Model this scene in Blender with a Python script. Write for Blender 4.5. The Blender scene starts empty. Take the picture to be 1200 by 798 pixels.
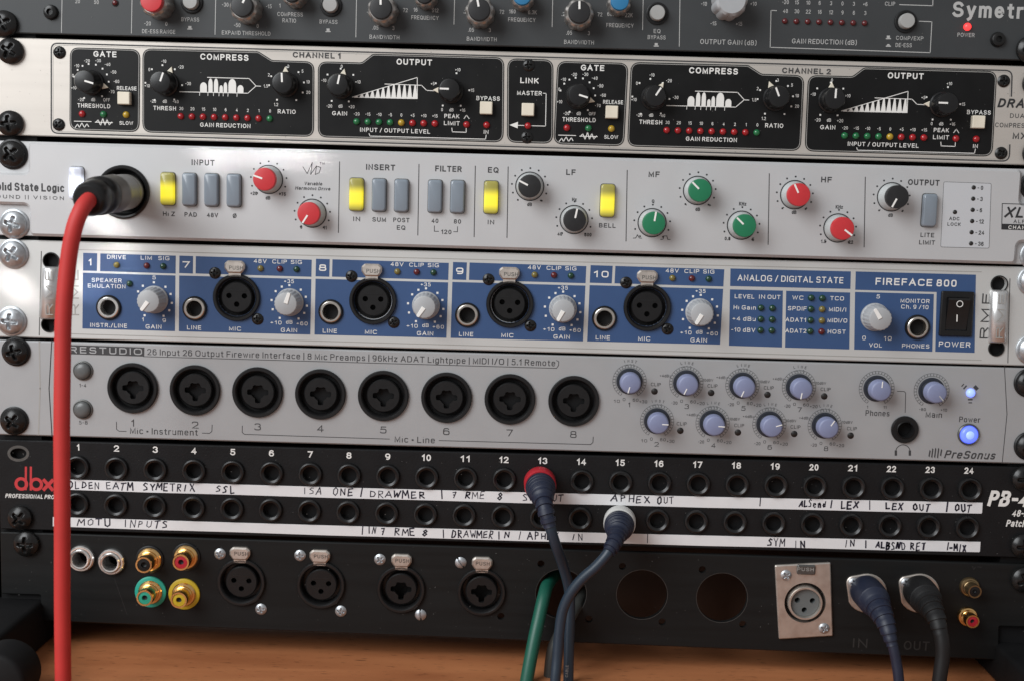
import bpy, bmesh, math, random
from math import sin, cos, pi, radians, hypot, atan2
from mathutils import Matrix, Vector
from mathutils.geometry import tessellate_polygon
random.seed(7)
sc = bpy.context.scene
col = sc.collection

# ------------------------------------------------------------------ camera
# solved from the rack's own 19 inch / 44.45 mm grid; millimetres, rack face on y = 0
CAM = (2.85944, -560.889, -63.0437); PITCH, YAW, ROLL, FOC = .114647603, -.0154318471, .0287617685, 1459.67528
fw = Vector((sin(YAW)*cos(PITCH), cos(YAW)*cos(PITCH), -sin(PITCH)))
rt = Vector((cos(YAW), -sin(YAW), 0)); up = rt.cross(fw)
RT = cos(ROLL)*rt + sin(ROLL)*up; UP = -sin(ROLL)*rt + cos(ROLL)*up
cd = bpy.data.cameras.new('camera'); cam = bpy.data.objects.new('camera', cd); col.objects.link(cam)
cd.sensor_width = 36; cd.lens = FOC*36/1200; cd.clip_start = .01; cd.clip_end = 20
cam.matrix_world = Matrix(((RT.x, UP.x, -fw.x, CAM[0]/1000), (RT.y, UP.y, -fw.y, CAM[1]/1000), (RT.z, UP.z, -fw.z, CAM[2]/1000), (0, 0, 0, 1)))
cd.dof.use_dof = True; cd.dof.focus_distance = .562; cd.dof.aperture_fstop = 9
sc.camera = cam

# ------------------------------------------------------------------ light
world = bpy.data.worlds.new('World'); sc.world = world; world.use_nodes = True
bg = world.node_tree.nodes['Background']; bg.inputs[0].default_value = (.985, .97, .97, 1); bg.inputs[1].default_value = .36
def area(name, loc, target, sx, sy, watts, colr):
    l = bpy.data.lights.new(name, 'AREA'); l.shape = 'RECTANGLE'; l.size = sx; l.size_y = sy; l.energy = watts; l.color = colr
    o = bpy.data.objects.new(name, l); col.objects.link(o); o.location = loc
    o.rotation_euler = (Vector(target) - Vector(loc)).to_track_quat('-Z', 'Y').to_euler(); return o
area('window_light', (-.98, -1.02, .72), (-.02, 0, -.04), 1.0, 1.2, 31, (.95, .98, 1))
sc.view_settings.view_transform = 'Standard'; sc.view_settings.look = 'None'
sc.view_settings.gamma = 1; sc.view_settings.use_curve_mapping = False; sc.view_settings.exposure = 0

# ------------------------------------------------------------------ helpers: pixel of the photo -> point on a plane d mm in front of the rack face
def at(px, py, d=0):
    v = fw + RT*((px-600)/FOC) - UP*((py-399)/FOC)
    t = (-d - CAM[1])/v.y
    return Vector(CAM) + v*t

# ------------------------------------------------------------------ materials
MATS = {}
def mat(name, colr, rough=.5, metal=0, noise=None, bump=None, emit=None, stretch=(1, 1, 1), spec=.5, coat=0):
    m = bpy.data.materials.new(name); m.use_nodes = True; nt = m.node_tree; b = nt.nodes['Principled BSDF']
    b.inputs['Base Color'].default_value = (*colr, 1); b.inputs['Roughness'].default_value = rough; b.inputs['Metallic'].default_value = metal
    b.inputs['Specular IOR Level'].default_value = spec
    if coat: b.inputs['Coat Weight'].default_value = coat
    if noise or bump:
        tc = nt.nodes.new('ShaderNodeTexCoord'); mp = nt.nodes.new('ShaderNodeMapping'); mp.inputs['Scale'].default_value = stretch
        nt.links.new(tc.outputs['Object'], mp.inputs['Vector'])
    if noise:      # (scale, amount): colour and gloss vary
        n = nt.nodes.new('ShaderNodeTexNoise'); n.inputs['Scale'].default_value = noise[0]; n.inputs['Detail'].default_value = 5
        nt.links.new(mp.outputs[0], n.inputs['Vector'])
        r = nt.nodes.new('ShaderNodeMapRange'); r.inputs['To Min'].default_value = 1-noise[1]; r.inputs['To Max'].default_value = 1+noise[1]
        nt.links.new(n.outputs['Fac'], r.inputs['Value'])
        x = nt.nodes.new('ShaderNodeVectorMath'); x.operation = 'SCALE'; x.inputs[0].default_value = colr
        nt.links.new(r.outputs[0], x.inputs['Scale']); nt.links.new(x.outputs[0], b.inputs['Base Color'])
        r2 = nt.nodes.new('ShaderNodeMapRange'); r2.inputs['To Min'].default_value = max(.05, rough-noise[1]*.4); r2.inputs['To Max'].default_value = min(1, rough+noise[1]*.4)
        nt.links.new(n.outputs['Fac'], r2.inputs['Value']); nt.links.new(r2.outputs[0], b.inputs['Roughness'])
    if bump:       # (scale, strength, distance mm)
        n = nt.nodes.new('ShaderNodeTexNoise'); n.inputs['Scale'].default_value = bump[0]; n.inputs['Detail'].default_value = 3
        nt.links.new(mp.outputs[0], n.inputs['Vector'])
        bp = nt.nodes.new('ShaderNodeBump'); bp.inputs['Strength'].default_value = bump[1]; bp.inputs['Distance'].default_value = bump[2]/1000
        nt.links.new(n.outputs['Fac'], bp.inputs['Height']); nt.links.new(bp.outputs[0], b.inputs['Normal'])
    if emit:
        b.inputs['Emission Color'].default_value = (*emit[0], 1); b.inputs['Emission Strength'].default_value = emit[1]
    MATS[name] = m; return m

mat('charcoal_paint', (.031, .034, .036), .55, 0, (90, .12), (2600, .25, .05))
mat('brushed_aluminium', (.55, .51, .465), .42, .45, (40, .10), (900, .30, .04), stretch=(.05, 1, 6))
mat('silver_paint', (.515, .515, .52), .45, .25, (60, .05), (3500, .18, .03))
mat('satin_silver', (.60, .60, .585), .42, .4, (50, .05), (2500, .12, .03))
mat('grey_silver_paint', (.375, .38, .386), .45, .25, (70, .06), (3200, .2, .03))
mat('black_powder', (.0085, .0085, .0092), .5, 0, (120, .25), (1100, .55, .18), spec=.2)
mat('black_brushed', (.009, .0094, .0095), .48, 0, (80, .35), (1500, .2, .04), stretch=(.15, 1, 3), spec=.2)
mat('black_silk', (.006, .006, .0062), .45, 0, (100, .3), spec=.22)
mat('silk_grey', (.33, .32, .30), .5)
mat('blue_print', (.031, .074, .185), .45, 0, (150, .06))
mat('ink_white', (.74, .73, .70), .6)
mat('ink_pale', (.42, .42, .41), .6)
mat('ink_black', (.018, .018, .02), .6)
mat('ink_dark', (.040, .040, .042), .6)
mat('ink_red', (.50, .030, .035), .55)
mat('marker', (.015, .014, .03), .6)
mat('scratch', (.020, .0195, .019), .6)
mat('dust', (.13, .125, .12), .9)
mat('dark_brass', (.24, .17, .09), .35, .9, (400, .2))
mat('handle_metal', (.62, .62, .62), .30, .75, (200, .08))
mat('wire_blue', (.02, .04, .16), .5)
mat('rim_metal', (.07, .068, .065), .45, .4)
mat('skirt_dark', (.022, .026, .036), .35)
mat('meter_silver', (.53, .54, .56), .4, .1)
mat('black_plastic', (.007, .007, .0075), .40, 0, (300, .2), spec=.35)
mat('black_satin', (.009, .009, .0095), .32, 0, (200, .2), spec=.4)
mat('black_deep', (.003, .003, .003), .6)
mat('black_screw', (.018, .018, .018), .28, .5, (900, .3))
mat('zinc', (.43, .45, .47), .42, .85, (700, .3), (1500, .3, .05))
mat('nickel', (.62, .58, .53), .30, 1, (400, .15), (1500, .15, .03))
mat('nickel_dull', (.60, .55, .50), .42, .85, (250, .25), (1800, .3, .04))
mat('chrome', (.82, .81, .79), .24, .92, (300, .1))
mat('gold', (.80, .52, .22), .24, 1, (400, .12))
mat('scallop_metal', (.42, .40, .38), .38, .85, (300, .15))
mat('grey_plastic', (.36, .37, .38), .45, 0, (300, .05))
mat('grey_button', (.34, .34, .33), .45, 0, (300, .05))
mat('grey_dark_button', (.10, .105, .105), .35)
mat('cream_plastic', (.72, .66, .54), .45, 0, (300, .05))
mat('cap_red', (.52, .028, .035), .42, 0, (400, .08))
mat('cap_green', (.010, .17, .075), .42, 0, (400, .08))
mat('cap_blue', (.02, .16, .33), .42)
mat('cap_black', (.012, .012, .013), .42, 0, (400, .2))
mat('collar_grey', (.46, .48, .48), .3, .1)
mat('lavender', (.20, .225, .355), .45, 0, (400, .06))
mat('white_line', (.80, .79, .76), .5)
mat('smoke_button', (.20, .235, .275), .28, 0, (60, .1), coat=.3)
mat('led_red', (.33, .006, .010), .22, coat=.4)
mat('led_green', (.008, .14, .045), .22, coat=.4)
mat('led_yellow', (.42, .27, .02), .22, coat=.4)
mat('led_dark_red', (.09, .006, .008), .25, coat=.4)
mat('led_dark_green', (.004, .040, .018), .25, coat=.4)
mat('led_amber', (.16, .13, .03), .25, coat=.4)
mat('led_black', (.014, .013, .012), .45)
mat('led_red_lit', (.5, .01, .01), .3, emit=((1, .03, .03), 3))
mat('led_blue_lit', (.1, .15, .6), .3, emit=((.09, .14, 1), 1.5))
mat('led_blue_core', (.3, .4, .9), .3, emit=((.16, .24, 1), 1.5))
mat('tape_white', (.70, .70, .71), .5, 0, (200, .05), (700, .15, .05))
mat('red_rubber', (.49, .028, .025), .6, 0, (90, .14), (400, .12, .15))
mat('navy_rubber', (.009, .0135, .032), .5, 0, (200, .15), (900, .2, .05))
mat('navy_cable', (.015, .029, .047), .42, 0, (200, .1))
mat('green_rubber', (.006, .085, .055), .45, 0, (200, .08))
mat('grey_rubber', (.045, .047, .044), .5, 0, (200, .08))
mat('black_rubber', (.008, .008, .0085), .55, 0, (200, .15), spec=.35)
mat('grey_ring', (.60, .60, .58), .5)
mat('red_ring', (.40, .015, .025), .45)
mat('teal_plastic', (.02, .33, .25), .4)
mat('yellow_plastic', (.52, .37, .02), .4)
mat('red_plastic', (.42, .015, .03), .4)
mat('green_plastic', (.02, .30, .20), .4)
mat('insert_grey', (.12, .13, .13), .5)
mat('frame_black', (.006, .006, .0065), .65, 0, (60, .3), (700, .3, .1), spec=.2)
mat('inner_wood', (.034, .013, .005), .6, 0, (30, .3))
mat('gunmetal', (.13, .13, .125), .34, .7, (300, .2))
mat('plug_metal', (.20, .19, .175), .40, .6, (200, .15), (1200, .15, .03))

def lit_button(name, colr, emi, strength):
    m = mat(name, colr, .3, coat=.3); nt = m.node_tree; b = nt.nodes['Principled BSDF']
    tc = nt.nodes.new('ShaderNodeTexCoord'); sp = nt.nodes.new('ShaderNodeSeparateXYZ'); nt.links.new(tc.outputs['Object'], sp.inputs[0])
    ab = nt.nodes.new('ShaderNodeMath'); ab.operation = 'ADD'; ab.inputs[1].default_value = .0014; nt.links.new(sp.outputs['Z'], ab.inputs[0])
    ab2 = nt.nodes.new('ShaderNodeMath'); ab2.operation = 'ABSOLUTE'; nt.links.new(ab.outputs[0], ab2.inputs[0])
    r = nt.nodes.new('ShaderNodeMapRange'); r.interpolation_type = 'SMOOTHSTEP'
    r.inputs['From Min'].default_value = .0015; r.inputs['From Max'].default_value = .0060; r.inputs['To Min'].default_value = strength; r.inputs['To Max'].default_value = strength*.10
    nt.links.new(ab2.outputs[0], r.inputs['Value']); nt.links.new(r.outputs[0], b.inputs['Emission Strength'])
    b.inputs['Emission Color'].default_value = (*emi, 1)
lit_button('button_yellow_lit', (.26, .24, .07), (.95, .80, .003), .92)
lit_button('button_white_lit', (.5, .52, .6), (.80, .86, 1), 1.5)

def wood():
    m = bpy.data.materials.new('table_wood'); m.use_nodes = True; nt = m.node_tree; b = nt.nodes['Principled BSDF']
    tc = nt.nodes.new('ShaderNodeTexCoord'); mp = nt.nodes.new('ShaderNodeMapping'); mp.inputs['Scale'].default_value = (2.0, 14, 14)
    nt.links.new(tc.outputs['Object'], mp.inputs[0])
    n = nt.nodes.new('ShaderNodeTexNoise'); n.inputs['Scale'].default_value = 4; n.inputs['Detail'].default_value = 8; n.inputs['Distortion'].default_value = .6
    nt.links.new(mp.outputs[0], n.inputs['Vector'])
    cr = nt.nodes.new('ShaderNodeValToRGB'); e = cr.color_ramp.elements
    e[0].position = .25; e[0].color = (.31, .105, .041, 1); e[1].position = .75; e[1].color = (.52, .205, .085, 1)
    nt.links.new(n.outputs['Fac'], cr.inputs[0])
    mp2 = nt.nodes.new('ShaderNodeMapping'); mp2.inputs['Scale'].default_value = (22, 130, 130); nt.links.new(tc.outputs['Object'], mp2.inputs[0])
    n2 = nt.nodes.new('ShaderNodeTexNoise'); n2.inputs['Scale'].default_value = 6; n2.inputs['Detail'].default_value = 3; nt.links.new(mp2.outputs[0], n2.inputs['Vector'])
    r = nt.nodes.new('ShaderNodeMapRange'); r.inputs['From Min'].default_value = .30; r.inputs['From Max'].default_value = .38; r.inputs['To Min'].default_value = .42; r.inputs['To Max'].default_value = 1
    nt.links.new(n2.outputs['Fac'], r.inputs['Value'])
    x = nt.nodes.new('ShaderNodeVectorMath'); x.operation = 'SCALE'; nt.links.new(cr.outputs[0], x.inputs[0]); nt.links.new(r.outputs[0], x.inputs['Scale'])
    nt.links.new(x.outputs[0], b.inputs['Base Color']); b.inputs['Roughness'].default_value = .42
    MATS['table_wood'] = m
wood()

# sun glints thrown onto the panels beside the plug by something bright outside the frame
def glint(a, b, width, watts, d=3, tint=(1, .98, .95)):
    p, q = at(*a, d)/1000, at(*b, d)/1000; c = (p+q)/2; zd = Vector((-.62, -.70, .36)).normalized()
    x = (q-p); L = x.length; x = (x-zd*x.dot(zd)).normalized(); y = zd.cross(x)
    l = bpy.data.lights.new('sun_glint', 'AREA'); l.shape = 'ELLIPSE'; l.size = L; l.size_y = width/1000; l.spread = radians(2.4); l.energy = watts; l.color = tint
    o = bpy.data.objects.new('sun_glint', l); col.objects.link(o); m = Matrix((x, y, zd)).transposed().to_4x4(); m.translation = c+zd*.40; o.matrix_world = m
GW = .0008
for a, b, w, k in (((108, 247), (140, 281), 5, 1), ((236, 176), (264, 188), 5, .8), ((285, 176), (335, 182), 6, 1), ((335, 177), (372, 182), 3.5, .8), ((108, 303), (142, 312), 5, .7), ((0, 322), (20, 346), 6, .8), ((88, 318), (98, 340), 4, .8)):
    glint(a, b, w, GW*k)

# ------------------------------------------------------------------ mesh building (millimetres in, metres out)
class MB:
    def __init__(s): s.v = []; s.f = []
    def lathe(s, prof, n=32, cx=0, cz=0, start=0):
        rings = []
        for r, h in prof:
            if r < 1e-6: s.v.append((cx, -h, cz)); rings.append([len(s.v)-1])
            else:
                b = len(s.v); s.v += [(cx+r*cos(2*pi*i/n+start), -h, cz+r*sin(2*pi*i/n+start)) for i in range(n)]; rings.append(list(range(b, b+n)))
        for a, b in zip(rings, rings[1:]):
            for i in range(n):
                j = (i+1) % n
                if len(a) == 1 and len(b) == 1: continue
                if len(a) == 1: s.f.append((a[0], b[i], b[j]))
                elif len(b) == 1: s.f.append((a[i], a[j], b[0]))
                else: s.f.append((a[i], a[j], b[j], b[i]))
        return s
    def prism(s, outer, holes=(), h0=0, h1=1, ch=0, back=False):
        """flat plate in x-z with holes, front at height h1 (towards the viewer), chamfered rim"""
        outer = [tuple(p) for p in outer]
        if area2(outer) < 0: outer = outer[::-1]
        front = inset(outer, ch) if ch else outer
        loops = [front]+[list(h) for h in holes]
        flat = [p for l in loops for p in l]
        b = len(s.v); s.v += [(x, -h1, z) for x, z in flat]
        for t in tessellate_polygon([[Vector((x, z, 0)) for x, z in l] for l in loops]): s.f.append((b+t[0], b+t[1], b+t[2]))
        n = len(outer)
        ring = list(range(b, b+n))
        levels = ([h1-ch] if ch else [])+[h0]
        for h in levels:
            c = len(s.v); s.v += [(x, -h, z) for x, z in outer]; nr = list(range(c, c+n))
            for i in range(n): s.f.append((ring[i], ring[(i+1) % n], nr[(i+1) % n], nr[i]))
            ring = nr
        if back: s.f.append(tuple(ring))
        k = b+n
        for hl in holes:
            m = len(hl); c = len(s.v); s.v += [(x, -h0, z) for x, z in hl]
            for i in range(m): s.f.append((k+i, k+(i+1) % m, c+(i+1) % m, c+i))
            k += m
        return s
    def box(s, x0, x1, y0, y1, z0, z1, b=0):
        if b:
            c = [(x0, z0), (x1, z0), (x1, z1), (x0, z1)]
            return s.prism(rpoly(c, b, 3), (), -y1, -y0, b*.7, True)
        i = len(s.v); s.v += [(x, y, z) for x in (x0, x1) for y in (y0, y1) for z in (z0, z1)]
        s.f += [tuple(i+k for k in q) for q in ((0, 1, 3, 2), (4, 6, 7, 5), (0, 4, 5, 1), (2, 3, 7, 6), (0, 2, 6, 4), (1, 5, 7, 3))]
        return s
    def tube(s, pts, rad, n=14, caps=True):
        rings = []
        for i, p in enumerate(pts):
            t = (pts[min(i+1, len(pts)-1)] - pts[max(i-1, 0)]).normalized()
            a = t.cross(Vector((.31, .27, .91))).normalized() if i == 0 else (rings_a - t*rings_a.dot(t)).normalized()
            rings_a = a; c = t.cross(a); r = rad[i] if isinstance(rad, (list, tuple)) else rad
            b = len(s.v); s.v += [tuple(p + a*(r*cos(2*pi*k/n)) + c*(r*sin(2*pi*k/n))) for k in range(n)]; rings.append(b)
        for a, b in zip(rings, rings[1:]):
            for k in range(n): s.f.append((a+k, a+(k+1) % n, b+(k+1) % n, b+k))
        if caps:
            s.f.append(tuple(range(rings[0], rings[0]+n))); s.f.append(tuple(range(rings[-1], rings[-1]+n)))
        return s
    def mesh(s, name, m, smooth=True, angle=35, fix=True):
        me = bpy.data.meshes.new(name); me.from_pydata([(x/1000, y/1000, z/1000) for x, y, z in s.v], [], s.f)
        if fix:
            b = bmesh.new(); b.from_mesh(me); bmesh.ops.recalc_face_normals(b, faces=b.faces[:]); b.to_mesh(me); b.free()
        me.materials.append(MATS[m])
        if smooth:
            me.shade_smooth(); me.set_sharp_from_angle(angle=radians(angle))
        return me
def area2(p): return sum(p[i][0]*p[(i+1) % len(p)][1]-p[(i+1) % len(p)][0]*p[i][1] for i in range(len(p)))
def inset(p, d):
    n = len(p); out = []
    for i in range(n):
        a, b, c = p[i-1], p[i], p[(i+1) % n]
        n1 = (-(b[1]-a[1]), b[0]-a[0]); n2 = (-(c[1]-b[1]), c[0]-b[0])
        l1 = hypot(*n1) or 1; l2 = hypot(*n2) or 1; n1 = (n1[0]/l1, n1[1]/l1); n2 = (n2[0]/l2, n2[1]/l2)
        k = 1+n1[0]*n2[0]+n1[1]*n2[1]; k = max(k, .3)
        out.append((b[0]+d*(n1[0]+n2[0])/k, b[1]+d*(n1[1]+n2[1])/k))
    return out
def rpoly(c, r, k=5):
    """polygon with rounded corners; r one number or one per corner"""
    if area2(c) < 0: c = c[::-1]; r = r[::-1] if isinstance(r, (list, tuple)) else r
    n = len(c); out = []
    for i in range(n):
        ri = r[i] if isinstance(r, (list, tuple)) else r
        p, q, s = Vector(c[i-1]), Vector(c[i]), Vector(c[(i+1) % n])
        a = (p-q); b = (s-q); la, lb = a.length, b.length; a /= la; b /= lb
        if ri <= 0: out.append(tuple(q)); continue
        ang = a.angle(b)
        if abs(ang-pi) < .02: out.append(tuple(q)); continue
        t = min(ri/math.tan(ang/2), la*.48, lb*.48)
        p0, p1 = q+a*t, q+b*t
        for j in range(k+1):
            u = j/k; out.append(tuple(p0*(1-u)**2 + q*2*u*(1-u) + p1*u*u))
    return out
def circ(cx, cz, r, n=28): return [(cx+r*cos(2*pi*i/n), cz+r*sin(2*pi*i/n)) for i in range(n)]
def smooth_path(p, k=8):
    out = []
    for i in range(len(p)-1):
        a, b, c, d = p[max(i-1, 0)], p[i], p[i+1], p[min(i+2, len(p)-1)]
        for j in range(k):
            t = j/k; out.append(.5*((2*b)+(c-a)*t+(2*a-5*b+4*c-d)*t*t+(3*b-a-3*c+d)*t**3))
    return out+[p[-1]]

CACHE = {}
def cached(key, fn):
    if key not in CACHE: CACHE[key] = fn()
    return CACHE[key]

# ------------------------------------------------------------------ objects
def thing(name, label, cat, loc=(0, 0, 0)):
    o = bpy.data.objects.new(name, None); col.objects.link(o); o.location = Vector(loc)/1000
    o.empty_display_size = .02; o['label'] = label; o['category'] = cat; return o
def obj(name, me, parent=None, loc=(0, 0, 0), rot=0, label=None, kind=None):
    o = bpy.data.objects.new(name, me); col.objects.link(o)
    if parent: o.parent = parent
    o.location = Vector(loc)/1000
    if rot: o.rotation_euler = (0, -rot, 0)
    if label: o['label'] = label
    if kind: o['kind'] = kind
    return o

TEXTS = []          # print jobs, baked at the end
class Unit:
    def __init__(s, name, label, cat, top, bot, ang, d=0):
        s.name = name; s.ang = ang; s.d = d; s.off = (0, 0)
        a, b = at(605, top), at(605, bot)
        s.c = Vector((0, 0, (a.z+b.z)/2 - ang*a.x)); s.h = a.z-b.z
        s.root = thing(name, label, cat, s.c); s.root.rotation_euler = (0, -ang, 0)
    def loc(s, px, py, d=None):
        d = s.d if d is None else d
        p = at(px, py, d)-s.c
        return Vector((p.x*cos(s.ang)+p.z*sin(s.ang)+s.off[0], -d, -p.x*sin(s.ang)+p.z*cos(s.ang)+s.off[1]))
    def xz(s, px, py, d=None):
        p = s.loc(px, py, d); return (p.x, p.z)
    def mmpx(s, px, py): return (s.loc(px+5, py)-s.loc(px-5, py)).length/10
    def part(s, name, me, px, py, d=None, tip=None, parent=None, label=None, kind=None):
        p = s.loc(px, py, d); rot = 0
        if tip:
            q = s.loc(*tip, d); rot = atan2(-(q.x-p.x), q.z-p.z)
        if d is not None: p.y = 0 if d > s.d+1 else p.y
        if s.d and (d is None or d > s.d+1): p.y = -s.d
        return obj(name, me, s.root, p, rot, label, kind)
    # --- print
    def tx(s, t, px, py, h, W=None, m='ink_white', bold=0, shear=0, rot=0, part='lettering', wf=None, d=None, left=False, sp=1):
        TEXTS.append(dict(u=s, t=t, p=s.loc(px, py, d), h=h*s.mmpx(px, py), W=W*s.mmpx(px, py) if W else None, m=m, bold=bold, shear=shear, rot=rot, part=part, wf=wf or s.wf, left=left, sp=sp, sq=s.sq, pw=s.pw, d=s.d if d is None else d))
    wf = .95; sq = 2.1; pw = .15
    def poly(s, pts, m='ink_white', part='printed_marks', d=None):
        TEXTS.append(dict(u=s, poly=[[s.xz(*p, d) for p in pts]], m=m, part=part, d=s.d if d is None else d))
    def ln(s, pts, w=1, m='ink_white', part='printed_marks', d=None):
        k = s.mmpx(*pts[0]); P = [s.xz(*p, d) for p in pts]
        TEXTS.append(dict(u=s, poly=ribbon(P, w*k), m=m, part=part, d=s.d if d is None else d))
    def ring(s, px, py, r, w, m='ink_black', a0=0, a1=360, part='printed_marks', n=40):
        k = s.mmpx(px, py); c = s.loc(px, py); w *= k; r *= k; q = []
        for i in range(n):
            t0, t1 = (radians(a0+(a1-a0)*j/n) for j in (i, i+1))
            q.append([(c.x+R*cos(t), c.z+R*sin(t)) for R, t in ((r-w/2, t0), (r+w/2, t0), (r+w/2, t1), (r-w/2, t1))])
        TEXTS.append(dict(u=s, poly=q, m=m, part=part, d=s.d))
    def dots(s, px, py, r, angs, size, m='ink_white', square=False, tick=0, part='printed_marks'):
        k = s.mmpx(px, py); c = s.loc(px, py); q = []
        for a in angs:      # degrees clockwise from up
            t = radians(90-a); x, z = c.x+r*k*cos(t), c.z+r*k*sin(t); e = size*k/2
            if tick:
                ux, uz = cos(t), sin(t); L = tick*k/2
                q.append([(x+ux*L*i-uz*e*j, z+uz*L*i+ux*e*j) for i, j in ((-1, -1), (1, -1), (1, 1), (-1, 1))])
            else: q.append([(x-e, z-e), (x+e, z-e), (x+e, z+e), (x-e, z+e)] if square else circ(x, z, e, 10))
        TEXTS.append(dict(u=s, poly=q, m=m, part=part, d=s.d))
def dust(u, n, seed, x0=-236, x1=236, m='dust'):
    r = random.Random(seed); q = []
    for _ in range(n):
        x, z = r.uniform(x0, x1), r.uniform(-u.h/2+1, u.h/2-1); s_ = r.choice((.07, .07, .09, .1, .14)); a = r.uniform(0, pi); e = r.uniform(1, 2.6)
        q.append([(x+s_*(cos(t)*e*cos(a)-sin(t)*sin(a)), z+s_*(cos(t)*e*sin(a)+sin(t)*cos(a))) for t in [2*pi*i/6 for i in range(6)]])
    TEXTS.append(dict(u=u, poly=q, m=m, part='dust', d=u.d+.10))
def ribbon(P, w):
    q = []
    for a, b in zip(P, P[1:]):
        dx, dz = b[0]-a[0], b[1]-a[1]; l = hypot(dx, dz) or 1; nx, nz = -dz/l*w/2, dx/l*w/2; ex, ez = dx/l*w*.3, dz/l*w*.3
        q.append([(a[0]-nx-ex, a[1]-nz-ez), (b[0]-nx+ex, b[1]-nz+ez), (b[0]+nx+ex, b[1]+nz+ez), (a[0]+nx-ex, a[1]+nz-ez)])
    return q

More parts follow.
